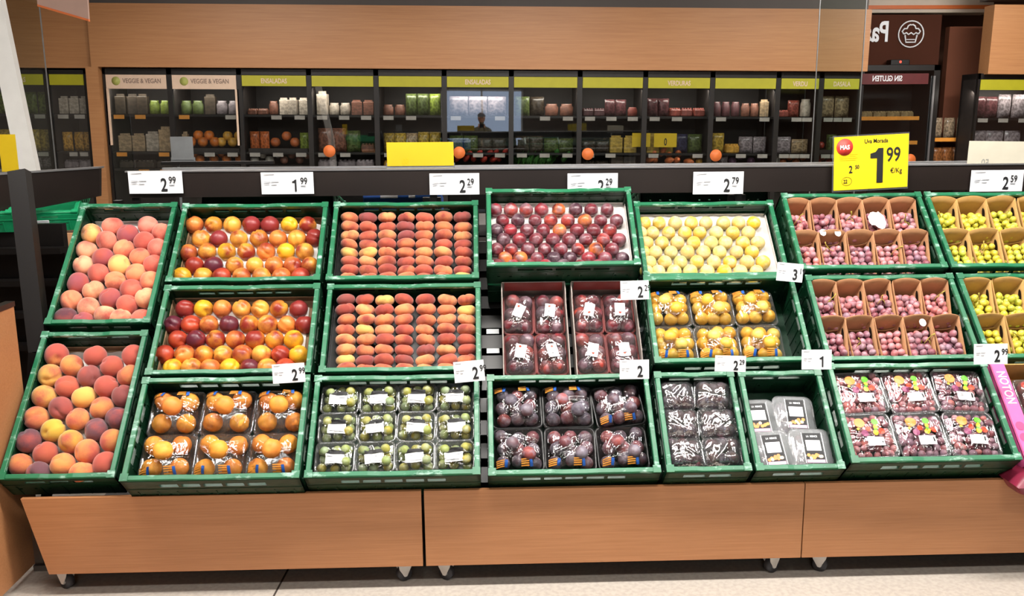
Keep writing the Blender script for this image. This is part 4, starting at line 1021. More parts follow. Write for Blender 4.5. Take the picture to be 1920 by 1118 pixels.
# ------------------------------------------------------------------ far side of the island seen under the rail
Mb = lambda X, Y, Z, a=0: T0((X, Y, Z)) @ Matrix.Rotation(a, 4, 'X')
crate(0, 0, 0, .60, .40, 'green crate behind the rail above the nectarines', H=.12, M4=Mb(-.98, 4.36, 1.165, -.25), group='crates on the far side')
crate(0, 0, 0, .60, .40, 'green crate behind the rail above the yellow plums', H=.12, M4=Mb(1.03, 4.36, 1.165, -.25), group='crates on the far side')
b = MB(); b.rbox((0, 0, .06), (.36, .25, .12), .004); bo = b.build('blue_carton', M['blue']); bo.matrix_world = Mb(-.37, 4.32, 1.165, -.2); tag(bo, 'blue and white carton glimpsed behind the flat peach crate', 'carton')
b = MB(); b.b2((-.10, -.1262, .09), (-.02, -.125, .118)); b.b2((.03, -.1262, .09), (.06, -.125, .118)); b.build('white_print', M['card'], bo)
b = MB(); b.b2((-1.55, 4.10, 1.13), (2.6, 4.75, 1.15)); b.b2((-1.5, 4.68, 0), (-1.45, 4.72, 1.15)); b.b2((2.5, 4.68, 0), (2.55, 4.72, 1.15)); b.b2((-1.5, 4.14, 0), (-1.45, 4.18, 1.15)); b.b2((2.5, 4.14, 0), (2.55, 4.18, 1.15))
tag(b.build('rear_shelf', M['black']), 'black shelf carrying the crates on the far side of the stand', 'shelf')

# ------------------------------------------------------------------ left neighbour stand
lx = -1.672
zs_ = at(52, 574, 3.22).z
b = MB(); xs_ = lx
ya = 3.22
b.b2((xs_-.02, 1.2, .03), (xs_, ya, zs_)); b.b2((xs_-.9, ya-.02, .03), (xs_-.02, ya, zs_))
sp_ = b.build('side_unit', M['beech']); tag(sp_, 'beech side panel of the neighbouring stand at the left edge', 'display stand')
b = MB(); b.b2((xs_-.03, 1.2, zs_), (xs_+.003, ya+.004, zs_+.018)); b.build('dark_edge', M['rail'], sp_)
b = MB()
pa = at(30, 330, 3.35); pb = at(72, 625, 3.35)
b.add([], [])
def beam(b, p, q, w_, d_):
    p, q = Vector(p), Vector(q); d = (q-p).normalized(); side = Vector((1, 0, 0)); side = (side-d*side.dot(d)).normalized(); up = d.cross(side)
    vs = [c+side*sx*w_/2+up*su*d_/2 for c in (p, q) for sx, su in ((-1, -1), (1, -1), (1, 1), (-1, 1))]
    b.add(vs, [(0, 1, 2, 3), (7, 6, 5, 4), (0, 4, 5, 1), (1, 5, 6, 2), (2, 6, 7, 3), (3, 7, 4, 0)])
beam(b, at(36, 322, 3.62), at(76, 660, 3.40), .068, .05)
beam(b, at(76, 660, 3.40), at(60, 900, 3.40), .068, .05)
lr = b.build('corner_post', plain('brown_black_post', '#0c0706', .5)); tag(lr, 'black steel corner post at the left of the peach crates', 'post')
b = MB(); q0, q1, q2, q3 = at(-30, 330, 3.7), at(187, 316, 4.15), at(187, 368, 4.15), at(-30, 410, 3.7)
b.add([q0, q1, q2, q3]+[v+Vector((0, .02, 0)) for v in (q0, q1, q2, q3)], [(0, 1, 2, 3), (7, 6, 5, 4), (0, 4, 5, 1), (1, 5, 6, 2), (2, 6, 7, 3), (3, 7, 4, 0)])
sr = b.build('side_rail', M['rail']); tag(sr, 'short dark rail running back at the left of the stand', 'rail')
b = MB(); beam(b, q0+Vector((0, 0, .004)), q1+Vector((0, 0, .004)), .03, .01)
b2_ = MB(); b2_.add([v+Vector((0, dy, dz)) for v in (q0, q1) for dy, dz in ((-.01, 0), (.05, 0), (.05, .008), (-.01, .008))], [(0, 1, 2, 3), (7, 6, 5, 4), (0, 4, 5, 1), (1, 5, 6, 2), (2, 6, 7, 3), (3, 7, 4, 0)])
b2_.build('metal_edge', M['alu'], sr)
# two green crates on the neighbouring stand, seen nearly edge-on
def yawcrate(px, py, Y, rz, label, W=.40, L=.60, tiltx=.0, H=.09):
    """px,py: the upper front right corner"""
    p = at(px, py, Y); m = T0(p) @ Matrix.Rotation(rz, 4, 'Z') @ Matrix.Rotation(.42, 4, 'X') @ T0((-W/2, L/2, -H))
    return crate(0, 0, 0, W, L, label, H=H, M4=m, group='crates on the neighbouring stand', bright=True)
r1 = yawcrate(146, 398, 3.98, radians(12), 'brightly lit green crate with white tag behind the black post at the left', .40, .30, .10)
b = MB(); b.rbox((.02, -.156, .045), (.12, .004, .024), .002); tag(b.build('white_tag', M['card'], r1), 'blank white tag')
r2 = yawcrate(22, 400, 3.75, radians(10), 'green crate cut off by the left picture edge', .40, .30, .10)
b = MB(); pc = at(100, 448, 4.05); b.rbox((pc.x, pc.y+.1, pc.z), (.26, .3, .06), .004); tag(b.build('card_tray', M['cardboard']), 'brown card tray under the brightly lit green crate at the left', 'tray')
b = MB()
for k in range(4):
    pz = at(40, 470+k*60, 3.75); b.b2((-2.6, 3.72, pz.z-.012), (-1.72, 3.78, pz.z+.012))
b.b2((-2.7, 3.80, .05), (-1.74, 3.84, 1.22)); tag(b.build('side_rack', M['black']), 'dark slatted rack of the neighbouring stand at the left', 'rack')

# ------------------------------------------------------------------ fridges beyond
FY = 10.0
ROLLF = Matrix.Rotation(radians(.62), 4, 'Y')
BG = T0((0, 0, CAMZ+.45)) @ ROLLF @ T0((0, 0, -CAMZ-.45))
def fx(px, py=200): return at(px, py, FY).x
ZH1, ZH0 = 2.085, 1.975      # header strip
ZT = 2.15
SH = [1.665, 1.268, 1.085]     # shelf heights
PRD = {
 'carton': None, 'bag': None, 'tray': None, 'jar': None, 'veg': None}
def prod_meshes():
    d = {}
    b = MB(); b.rbox((0, 0, .11), (.13, .10, .22), .008); b.box((0, 0, .235), (.10, .01, .03)); d['carton'] = b.mesh('carton', M['prod'])
    # pillow bag
    b = MB(); n = 10; vs = []; fs = []
    for s_ in (1, -1):
        for j in range(n+1):
            for i in range(n+1):
                x, z = 2*i/n-1, 2*j/n-1; t_ = .045*max(0, (1-x**4)*(1-z**4))**.6+.004*sin(9*x+4*z)*(1-x*x)*(1-z*z)
                vs.append((x*.085, -s_*t_, .12+z*.12))
    for s_ in range(2):
        for j in range(n):
            for i in range(n):
                a = s_*(n+1)**2+j*(n+1)+i; f = (a, a+1, a+n+2, a+n+1); fs.append(f if s_ == 0 else f[::-1])
    b.add(vs, fs, None, True); d['bag'] = b.mesh('bag', M['bagmat'])
    b = MB(); b.rbox((0, 0, .035), (.17, .13, .07), .02)
    for q in range(8): b.tube([(-.06+.04*(q % 4), -.03+.05*(q//4), .065), (-.06+.04*(q % 4), -.03+.05*(q//4), .085)], [.022, .012], 8)
    d['tray'] = b.mesh('tray', M['prod'])
    b = MB(); prof = [(.0, 0), (.04, 0), (.045, .01), (.045, .11), (.035, .13), (.036, .15), (0, .15)]
    vs = []; fs = []; sg = 14
    for (r, z) in prof:
        for k in range(sg): vs.append((r*cos(2*pi*k/sg), r*sin(2*pi*k/sg), z))
    for j in range(len(prof)-1):
        for k in range(sg): fs.append((j*sg+k, j*sg+(k+1) % sg, (j+1)*sg+(k+1) % sg, (j+1)*sg+k))
    b.add(vs, fs, None, True); d['jar'] = b.mesh('jar', M['prod'])
    me = fruit_mesh('produce', M['veg'], .045, (1, 1, .95), .03, .15, 14, 9); d['orange'] = me
    # pepper / long vegetable, leafy bunch
    b = MB(); b.tube([(0, 0, 0), (0, 0, .03), (.01, 0, .08), (.02, 0, .12)], [.02, .032, .03, .012], 10); d['pepper'] = b.mesh('pepper', M['veg'])
    b = MB(); r_ = random.Random(5)
    for q in range(34):
        a = r_.uniform(0, 6.28); le = r_.uniform(.06, .12); o = Vector((r_.uniform(-.05, .05), r_.uniform(-.05, .05), 0)); dr = Vector((cos(a)*.7, sin(a)*.7, r_.uniform(.5, 1.3))).normalized()
        sd = dr.cross(Vector((0, 0, 1))).normalized()*.018
        b.add([o, o+dr*le*.5+sd, o+dr*le, o+dr*le*.5-sd+Vector((0, 0, .004))], [(0, 1, 2, 3)])
    d['leaf'] = b.mesh('leaf', M['veg'], False)
    return d
PD = prod_meshes()
NM = {'carton': ('food_carton', 'carton'), 'bag': ('salad_bag', 'bag'), 'tray': ('food_tray', 'food tray'), 'jar': ('food_tub', 'tub'), 'orange': ('citrus_fruit', 'fruit'), 'pepper': ('pepper', 'vegetable'), 'leaf': ('leafy_bunch', 'vegetable')}
CW = {'#b69a78': 'beige', '#4a3f34': 'dark brown', '#e07a28': 'orange', '#d9a13f': 'golden', '#7f8f3a': 'green', '#8a5a48': 'reddish brown', '#c9b9a8': 'cream', '#5d6a3a': 'dark green', '#c7a545': 'yellow',
      '#b8372a': 'red', '#3f7d33': 'leaf green', '#9c8f92': 'greyish', '#5e3a3c': 'maroon', '#3c3a52': 'navy', '#d8d2c8': 'white', '#cf6f3c': 'rusty orange', '#6f4a6a': 'purple', '#9c4e42': 'brick red'}
def shelf_fill(x0, x1, zi, items, where, seed, mirror=False):
    """items: list of (mesh kind, colour, count, scale)"""
    r_ = random.Random(seed); tot = sum(n for _, _, n, _ in items); w_ = (x1-x0-.09)/tot; k = 0
    for (kind, colr, n, sc) in items:
        for q in range(n):
            x = x0+.045+w_*(k+.5); nm, cat = NM[kind]; h = lin(colr); v = r_.uniform(.8, 1.15)
            z = SH[zi]+.014+(.30 if False else 0); base = .045*sc*.92 if kind == 'orange' else 0
            if kind in ('orange', 'pepper', 'leaf'): z += .05
            m = BG @ T0((x, FY+.13+r_.uniform(0, .05), z+base)) @ Matrix.Rotation(r_.uniform(-.2, .2), 4, 'Z')
            if kind in ('orange', 'pepper') and q % 2: m = m @ T0((0, .05, .055*sc))
            if kind == 'pepper': m = m @ T0((0, 0, .04)) @ Matrix.Rotation(r_.uniform(.8, 1.6), 4, 'X') @ Matrix.Rotation(r_.uniform(-.5, .5), 4, 'Y')
            o = put(nm, PD[kind], None, m @ Matrix.Diagonal(({'carton': w_*.9/.13, 'bag': w_*.97/.17, 'tray': w_*.96/.17, 'jar': w_*.9/.09}.get(kind, sc), sc, sc*1.06*(.62 if zi == 2 and kind in ('bag', 'carton', 'jar') else 1), 1)), (h[0]*v, h[1]*v, h[2]*v, 1))
            tag(o, '%s %s, %s shelf, %s from left, %s' % (CW[colr], nm.replace('_', ' '), ['top', 'middle', 'lower'][zi], ORD[min(k, 12)], where), cat, 'chilled goods behind the glass'); k += 1
            if kind in ('orange', 'pepper', 'leaf'):
                pass
    if any(kind in ('orange', 'pepper', 'leaf') for kind, *_ in items):
        b = MB(); b.b2((x0+.05, FY+.04, SH[zi]+.012), (x1-.05, FY+.32, SH[zi]+.05))
        o = b.build('produce_bin', M['fridgein']); o.matrix_world = BG; tag(o, 'low dark bin on the %s shelf, %s' % (['top', 'middle', 'lower'][zi], where), 'bin', 'dark produce bins')
def fridge(x0, x1, header, txt, where, items, seed, mirror=False, frame_white=0, disc=None, dp=.66):
    root = empty('display_fridge', BG, 'black glass-door fridge, ' + where, 'fridge', 'glass-door fridges')
    b = MB(); b.b2((x0, FY+dp-.04, 0), (x1, FY+dp, ZT)); b.b2((x0, FY, ZH1+.005), (x1, FY+dp, ZT)); b.b2((x0, FY+.03, 0), (x0+.02, FY+dp, ZT)); b.b2((x1-.02, FY+.03, 0), (x1, FY+dp, ZT)); b.b2((x0, FY+.02, 0), (x1, FY+dp, .5))
    b.build('carcass', M['fridgein'], root)
    f = MB(); f.b2((x0, FY-.02, .5), (x0+.026, FY+.02, ZT)); f.b2((x1-.026, FY-.02, .5), (x1, FY+.02, ZT)); f.b2((x0, FY-.02, ZH1+.004), (x1, FY+.02, ZT)); f.b2((x0, FY-.02, .5), (x1, FY+.02, .56))
    d = f.build('door_frame', M['fridge'], root)
    g = MB(); g.b2((x0+.026, FY-.004, .56), (x1-.026, FY+.001, ZH1+.004)); g.build('door_glass', M['doorglass'], d)
    h = MB(); h.b2((x0+.03, FY-.022, ZH0 if header != 'cream' else ZH0-.035), (x1-.03, FY-.008, ZH1)); hd = h.build('header_strip', M[header], root)
    xm = (x0+x1)/2
    if txt:
        if header == 'cream':
            put('lettering', text_mesh(txt, .066, .78, .0015, mat=M['greyink2'], align='LEFT'), hd, T0((xm-.14, FY-.024, 2.0)))
            mdisc(.045).build('round_logo', M['dot_g2'], hd, T0((xm-.21, FY-.0225, 2.02)))
        else: put('lettering', text_mesh(txt, .07, .72, .0015, mirror=mirror, mat=M['cream'] if header == 'lime' else M['card'], align='CENTER'), hd, T0((xm, FY-.024, 2.005)))
    if frame_white:
        x = x0+.03 if frame_white < 0 else x1-.03
        b = MB(); b.b2((x-.018, FY-.02, 1.35), (x+.018, FY-.006, ZH0-.035)); b.build('cream_side_strip', M['cream'], root)
    for zi, z in enumerate(SH):
        s = MB(); s.b2((x0+.02, FY+.03, z-.012), (x1-.02, FY+dp-.05, z+.012)); sh = s.build('shelf', M['fridge'], root)
        n = 3
        for q in range(n):
            if (q+seed+zi) % 4 == 3: continue
            xx = x0+.12+(x1-x0-.24)*q/(n-1)
            lbm = MB(); lbm.b2((xx-.055, FY+.022, z-.038), (xx+.055, FY+.028, z+.004)); lbm.build('shelf_label', M['orangeprint'] if header == 'cream' and not (seed == 2 and q) else M['greymetal2'], sh)
    for zi in range(3):
        if items[zi]: shelf_fill(x0, x1, zi, items[zi], where, seed*10+zi)
    if disc: mdisc(.065, 24).build('round_sticker', M['orange'], d, T0((fx(disc), FY-.024, at(disc, 290, FY).z+.02)))
    return root
M['greyink2'] = plain('brown_grey_print', '#8a7468', .6); M['dot_g2'] = plain('pale_green_logo', '#a9ad5c', .5); M['greymetal2'] = plain('pale_shelf_label', '#b5aca4', .5)
edges = [199, 322, 452, 582, 707, 834, 959, 1087, 1209, 1334, 1457, 1537, 1612]
I = lambda k, c, n, s=1.0: (k, c, n, s)
spec = [
 ('cream', 'VEGGIE & VEGAN', [[I('carton', '#4a3f34', 3, .8), I('jar', '#7f8f3a', 2, .9)], [I('carton', '#b69a78', 2, .72), I('carton', '#c9b9a8', 1, .8), I('carton', '#b69a78', 1, 1.0)], [I('tray', '#4a3f34', 3)]], -1, None),
 ('cream', 'VEGGIE & VEGAN', [[I('jar', '#5d6a3a', 2, .9), I('carton', '#4a3f34', 1, .8), I('jar', '#9c8f92', 2, .9)], [I('carton', '#b69a78', 1, .8), I('orange', '#e07a28', 5, 1.25), I('orange', '#d9a13f', 4, 1.2)], [I('orange', '#e07a28', 9, 1.15)]], 1, None),
 ('lime', 'ENSALADAS', [[I('tray', '#8a5a48', 2, .7), I('jar', '#8a5a48', 1, .9), I('carton', '#c9b9a8', 3, .68)], [I('bag', '#cf6f3c', 2, .85), I('orange', '#cf6f3c', 3, 1.2), I('bag', '#7f8f3a', 1, .8)], [I('orange', '#d8d2c8', 4, 1.05), I('orange', '#8a5a48', 4, 1.0)]], 0, None),
 ('lime', '', [[I('carton', '#c9b9a8', 1, .95), I('jar', '#c9b9a8', 2, .8), I('carton', '#8a5a48', 2, .6)], [I('bag', '#8a5a48', 2, 1.0), I('bag', '#5d6a3a', 1, .9), I('tray', '#8a5a48', 1, 1)], [I('tray', '#9c8f92', 3, 1.1)]], 0, 616),
 ('lime', '', [[I('jar', '#8a5a48', 2, .7), I('bag', '#5d6a3a', 2, .9), I('bag', '#7f8f3a', 1, .9)], [I('bag', '#c7a545', 2, .8), I('bag', '#b69a78', 1, .8), I('bag', '#c7a545', 2, .85)], [I('tray', '#d9a13f', 4)]], 0, None),
 ('lime', 'ENSALADAS', [[I('bag', '#9c8f92', 3, .8)], [I('bag', '#5d6a3a', 2, .7), I('bag', '#4a3f34', 2, .6)], [I('tray', '#4a3f34', 1), I('pepper', '#b8372a', 12, 1)]], 0, 861),
 ('lime', '', [[I('bag', '#5d6a3a', 1, .8), I('bag', '#4a3f34', 1, .8), I('jar', '#8a5a48', 2, .8)], [I('bag', '#4a3f34', 2, .7), I('bag', '#5d6a3a', 2, .6)], [I('leaf', '#3f7d33', 5, 1.5), I('pepper', '#3f7d33', 4, 1)]], 0, None),
 ('lime', '', [[I('tray', '#5e3a3c', 2, .9), I('bag', '#5e3a3c', 2, .7), I('jar', '#9c4e42', 1, .6)], [I('bag', '#4a3f34', 2, .5), I('carton', '#c7a545', 2, .7)], [I('tray', '#4a3f34', 2, 1), I('carton', '#4a3f34', 2, 1)]], 0, 1104),
 ('lime', 'VERDURAS', [[I('bag', '#5e3a3c', 2, .75), I('tray', '#9c4e42', 3, 1.0)], [I('carton', '#c7a545', 2, .8), I('bag', '#3c3a52', 1, .8), I('bag', '#5d6a3a', 1, .8)], [I('pepper', '#cf6f3c', 9, 1.1), I('orange', '#d9a13f', 3, .9)]], 0, None),
 ('lime', '', [[I('jar', '#5e3a3c', 3, 1.0), I('jar', '#8a5a48', 2, .9), I('carton', '#b69a78', 1, .7)], [I('bag', '#c7a545', 1, .85), I('tray', '#d9a13f', 1, 1.1), I('bag', '#9c8f92', 2, .7)], [I('bag', '#9c8f92', 2, 1), I('orange', '#6f4a6a', 4, 1)]], 0, 1346),
 ('lime', 'VERDU', [[I('tray', '#9c4e42', 1, .8), I('bag', '#9c4e42', 1, .7), I('jar', '#c9b9a8', 1, 1.2)], [I('bag', '#9c8f92', 1, .7), I('bag', '#b69a78', 1, .6)], [I('bag', '#d8d2c8', 1, 1.1), I('orange', '#cf6f3c', 4, .9)]], 0, None),
 ('lime', 'DASALA', [[I('bag', '#b69a78', 2, .9)], [I('orange', '#b8372a', 1, .9), I('bag', '#5d6a3a', 1, .8), I('orange', '#b8372a', 1, .8)], [I('orange', '#b8372a', 3, .9), I('orange', '#cf6f3c', 2, .9)]], 0, None)]
for i, (hd, tx, items, fw, disc) in enumerate(spec):
    wh = '%s door from beech post' % ORD[i]
    fridge(fx(edges[i]), fx(edges[i+1]), hd, tx, wh, items, i+1, frame_white=fw, disc=disc, mirror=False)
fridge(fx(94, 200), fx(168, 200), 'lime', '', 'just left of the beech post', [[I('carton', '#c9b9a8', 3, .7)], [I('bag', '#d9a13f', 3, .8)], [I('tray', '#9c8f92', 2)]], 14)
fridge(fx(-32, 200), fx(93, 200), 'lime', 'ENSALADAS', 'behind the white post at far left', [[I('bag', '#7f8f3a', 4, .9)], [I('bag', '#c7a545', 4, .9)], [I('bag', '#9c8f92', 4, .8)]], 15)
fridge(fx(1828, 200), fx(1945, 200), 'lime', '', 'at the right edge of the picture', [[I('bag', '#5e3a3c', 2, .9), I('bag', '#9c8f92', 2, 1)], [I('bag', '#9c8f92', 3, 1)], [I('bag', '#8a5a48', 3, 1)]], 16, dp=.33)
for (px, tx) in ((1205, ''), (1248, '0')):
    m = BG @ T0((fx(px, 262), FY+.05, at(px, 276, FY).z+.02)); r9 = empty('promo_card', m, ['plain yellow card inside the eighth fridge door at its right', 'yellow card with a zero inside the ninth fridge door'][tx == '0'], 'price sign', 'yellow cards inside the fridges')
    q = MB(); q.b2((-.10 if not tx else -.11, 0, 0), (.10 if not tx else .14, .003, .15)); q.build('card', M['yellowback'], r9)
    if tx: put('lettering', text_mesh(tx, .11, .6, .002), r9, T0((0, -.002, .02)))
# fridge lighting
for k, x in enumerate((-3.3, -1.8, -.3, 1.2, 2.7, 6.0)):
    L = bpy.data.lights.new('fridge_light', 'AREA'); L.shape = 'RECTANGLE'; L.size = 1.35; L.size_y = .05; L.energy = 6.5; L.color = (1, .93, .82)
    o = bpy.data.objects.new('fridge_light', L); COL.objects.link(o); o.matrix_world = BG @ T0((x, FY+.06, 1.955)) @ Matrix.Rotation(radians(28), 4, 'X')
# beech surround
def bgthing(b, name, mat, label, cat): 
    o = b.build(name, M[mat]); o.matrix_world = BG; return tag(o, label, cat)
b = MB(); b.b2((fx(172, 60), FY-.10, ZT+.01), (fx(1624, 60), FY+.1, 2.80)); bgthing(b, 'fascia_board', 'beech_far', 'long beech fascia above the row of glass-door fridges', 'fascia')
b = MB(); b.b2((fx(-60, 60), FY-.02, 2.13), (fx(171, 60), FY+.1, 2.9)); bgthing(b, 'fascia_board', 'beech_far', 'short set-back beech fascia at the upper left', 'fascia')
b = MB(); b.b2((fx(174, 200), FY-.10, 0), (fx(197, 200), FY+.1, ZT+.01)); bgthing(b, 'surround_post', 'beech_far', 'vertical beech post left of the cream-headed fridges', 'post')
b = MB(); b.b2((fx(1850, 60), FY-.10, ZT-.01), (fx(1990, 60), FY+.1, 2.86)); bgthing(b, 'fascia_board', 'beech_far', 'beech fascia at the upper right edge', 'fascia')
M['bulk'] = plain('grey_bulkhead', '#57504c', .6, var=.05, scale=2)
b = MB(); b.b2((fx(-60, 60), FY+.0, 2.80), (fx(1624, 60), FY+.2, CEIL)); struct('trim_1', b, M['bulk']).matrix_world = BG @ Matrix.Identity(4)
b = MB(); b.b2((fx(1850, 60), FY, 2.86), (fx(1990, 60), FY+.2, CEIL-.02)); struct('trim_2', b, M['bulk'])
# glass panes with polished edges at the fascia ends
def pane(px0, px1, Y, z0, z1, label):
    a, c = at(px0, 200, Y).x, at(px1, 200, Y).x; b = MB(); b.b2((a, Y, z0), (c, Y+.008, z1)); o = b.build('glass_screen', M['paneglass']); tag(o, label, 'glass screen')
    e_ = MB(); e_.b2((a-.004, Y-.002, z0), (a+.004, Y+.01, z1)); e_.b2((c-.004, Y-.002, z0), (c+.004, Y+.01, z1)); e_.build('polished_edge', M['greymetal'], o)
pane(1527, 1612, 9.2, 0, 3.0, 'upright glass screen in front of the last lime-headed fridge doors'); pane(30, 93, 9.0, 0, 3.0, 'upright glass screen behind the white post at left')
# white post at far left
b = MB(); beam(b, at(-28, -80, 5.2), at(57, 330, 5.0), .098, .05); beam(b, at(57, 330, 5.0), at(90, 700, 4.9), .098, .05)
tag(b.build('white_post', M['white']), 'pale leaning post at the far left edge', 'post')
# hanging sign upper left
a = at(70, -6, 6.5); c_ = at(166, -6, 6.5); d_ = at(166, 36, 6.5); e_ = at(70, 8, 6.5)
b = MB(); v4 = [e_, d_, c_+Vector((0, 0, .3)), a+Vector((0, 0, .3))]; b.add(v4+[v+Vector((0, .02, 0)) for v in v4], [(0, 1, 2, 3), (7, 6, 5, 4), (0, 4, 5, 1), (1, 5, 6, 2), (2, 6, 7, 3), (3, 7, 4, 0)])
hs = b.build('hanging_sign', plain('pale_pink_board', '#c9a596', .5, var=.03)); tag(hs, 'pale hanging board with orange lower edge at the upper left', 'sign')
b = MB(); v4 = [e_-Vector((0, 0, .014)), d_-Vector((0, 0, .014)), d_, e_]; b.add([v+Vector((0, -.003, 0)) for v in v4]+[v+Vector((0, .023, 0)) for v in v4], [(0, 1, 2, 3), (7, 6, 5, 4), (0, 4, 5, 1), (1, 5, 6, 2), (2, 6, 7, 3), (3, 7, 4, 0)]); b.build('orange_edge', M['orange'], hs)

# ------------------------------------------------------------------ bakery corner at the right
def bx_(px0, py0, px1, py1, Y, th, name, mat, parent=None):
    a = at(px0, py1, Y); c = at(px1, py0, Y); x1 = at(px1, py1, Y).x; zt = at(px0, py0, Y).z
    b = MB(); b.b2((min(a.x, c.x), Y, a.z), (max(x1, c.x), Y+th, zt)); return b.build(name, mat, parent)
sg = bx_(1605, 28, 1759, 122, 10.6, .3, 'bakery_sign', M['browndark']); tag(sg, 'dark brown sign panel with white mirror-written letters and cupcake icon', 'sign')
pl = at(1646, 78, 10.59); put('lettering', text_mesh('Pas', .31, .70, .008, mirror=True, mat=M['card'], align='CENTER'), sg, T0((at(1643, 70, 10.59).x, 10.59, at(1643, 77, 10.59).z)))
ic = at(1708, 64, 10.59); b = MB()
def arc(pts, r=.009): b.tube([(ic.x+x, 10.588, ic.z+z) for x, z in pts], r, 6)
b.tube([(ic.x+.145*cos(2*pi*k/28), 10.588, ic.z+.145*sin(2*pi*k/28)) for k in range(28)], .008, 6, None, True)
arc([(-.085, .0), (-.105, .03), (-.08, .06), (-.05, .06), (-.04, .09), (-.015, .105), (0, .10), (.015, .105), (.04, .09), (.05, .06), (.08, .06), (.105, .03), (.085, 0)])
arc([(-.085, 0), (-.055, .015), (-.03, -.005), (0, .015), (.03, -.005), (.055, .015), (.085, 0)]); arc([(-.07, -.01), (-.055, -.09), (.055, -.09), (.07, -.01)]); arc([(-.05, -.06), (.05, -.06)], .006)
b.build('cupcake_icon', M['card'], sg)
w2 = bx_(1759, 50, 1870, 318, 10.75, .1, 'brown_partition', M['brownwall']); tag(w2, 'plain brown partition wall behind the bread shelves', 'partition')
b = MB(); 
fl = empty('tall_fridge', Matrix.Identity(4), 'tall black fridge with dark red header in mirror writing', 'fridge')
yb = 10.35
xl, xr = at(1612, 200, yb).x, at(1758, 200, yb).x; zt_ = at(1690, 122, yb).z
c2 = MB(); c2.b2((xl, yb+.5, 0), (xr, yb+.54, zt_)); c2.b2((xl, yb, zt_-.06), (xr, yb+.5, zt_)); c2.b2((xr-.07, yb, 0), (xr, yb+.5, zt_)); c2.b2((xl, yb, 0), (xl+.03, yb+.5, zt_)); c2.b2((xl, yb+.01, 0), (xr, yb+.5, .5)); c2.build('carcass', M['fridge'], fl)
g = MB(); g.b2((xl+.03, yb, .5), (xr-.07, yb+.005, zt_-.06)); g.build('door_glass', M['doorglass'], fl)
h = MB(); z1 = at(1690, 138, yb).z; z0 = at(1690, 158, yb).z; h.b2((xl+.0, yb-.02, z0), (xr-.14, yb-.004, z1)); hd = h.build('header_strip', M['burgundy'], fl)
put('lettering', text_mesh('SIN GLUTEN', .085, .72, .002, mirror=True, mat=M['card'], align='CENTER'), hd, T0((at(1662, 150, yb).x, yb-.022, z0+.035)))
for z in (at(1690, 222, yb).z, at(1690, 268, yb).z):
    s = MB(); s.b2((xl+.03, yb+.05, z-.015), (xr-.18, yb+.45, z+.015)); sh = s.build('shelf', M['fridge'], fl)
    s = MB(); s.b2((xl+.03, yb+.044, z-.02), (xr-.18, yb+.05, z+.022)); s.build('shelf_label', M['orangeprint'], sh)
s = MB(); s.b2((xr-.085, yb-.03, .9), (xr-.065, yb-.01, zt_-.12)); s.build('door_handle', M['alu'], fl)
for q in range(4):
    m = T0((xl+.14+q*.16, yb+.2, at(1690, 222, yb).z+.015)) @ Matrix.Diagonal((.9, 1, .8, 1)); h_ = lin('#a98f63'); o = put('food_tray', PD['tray'], None, m, (h_[0], h_[1], h_[2], 1)); tag(o, 'flat tan bread pack on the tall fridge shelf, %s from left' % ORD[q], 'food tray', 'bread packs in the tall fridge')
b = MB(); pr = at(1688, 110, 10.45); b.rbox((pr.x, 10.5, zt_+.035), (.22, .12, .06), .01); al = b.build('alarm_box', M['black']); tag(al, 'small black device with red light on top of the tall fridge', 'device')
t = NT('red_led'); e = t.n('ShaderNodeEmission'); e.inputs[0].default_value = (1, .08, .05, 1); e.inputs[1].default_value = 2.5; t.l(e.outputs[0], t.out.inputs[0])
mdisc(.014, 10).build('red_light', t.m, al, T0((pr.x, 10.438, zt_+.04)))
# bread shelves
rk = empty('bread_rack', Matrix.Identity(4), 'dark rack with bagged breads beside the tall fridge', 'rack')
yk = 10.4
for z in (at(1780, 262, yk).z, at(1780, 318, yk).z, at(1780, 190, yk).z-2.2):
    s = MB(); s.b2((at(1748, 260, yk).x, yk, z-.02), (at(1838, 260, yk).x, yk+.28, z+.01)); sh = s.build('shelf', M['black'], rk)
    s = MB(); s.b2((at(1748, 260, yk).x, yk-.006, z-.02), (at(1835, 260, yk).x, yk, z+.022)); s.build('shelf_label', M['orangeprint'], sh)
for zi, (yy_, n) in enumerate(((262, 3), (318, 4))):
    for q in range(n):
        h_ = lin(['#a08c74', '#9a6238'][zi]); m = T0((at(1762+q*(24 if zi == 0 else 19), yy_, yk).x, yk+.1, at(1780, yy_, yk).z+.012))
        o = put('bread_bag', PD['bag'], None, m @ Matrix.Diagonal((.75, .9, .98 if zi == 0 else 1.0, 1)), (h_[0], h_[1], h_[2], 1)); tag(o, 'bagged bread %s from left on the %s rack shelf' % (ORD[q], ['upper', 'lower'][zi]), 'bread', 'bagged breads on the rack')
# orange sticker near the yellow sign, bright ceiling panel with orange stripe
o = mdisc(.068, 24).build('round_sticker', M['orange']); o.matrix_world = T0((at(1706, 300, 10.33).x, 10.33, at(1706, 300, 10.33).z)); tag(o, 'round orange sticker right of the large yellow sign', 'sticker')
bh = bx_(1626, -40, 1862, 24, 10.9, .3, 'bulkhead', plain('cream_bulkhead', '#e2d4c2', .6, var=.03)); tag(bh, 'cream bulkhead with orange stripe at the upper right', 'bulkhead')
s_ = bx_(1626, 10, 1862, 17, 10.88, .02, 'orange_stripe', M['orange'], bh)

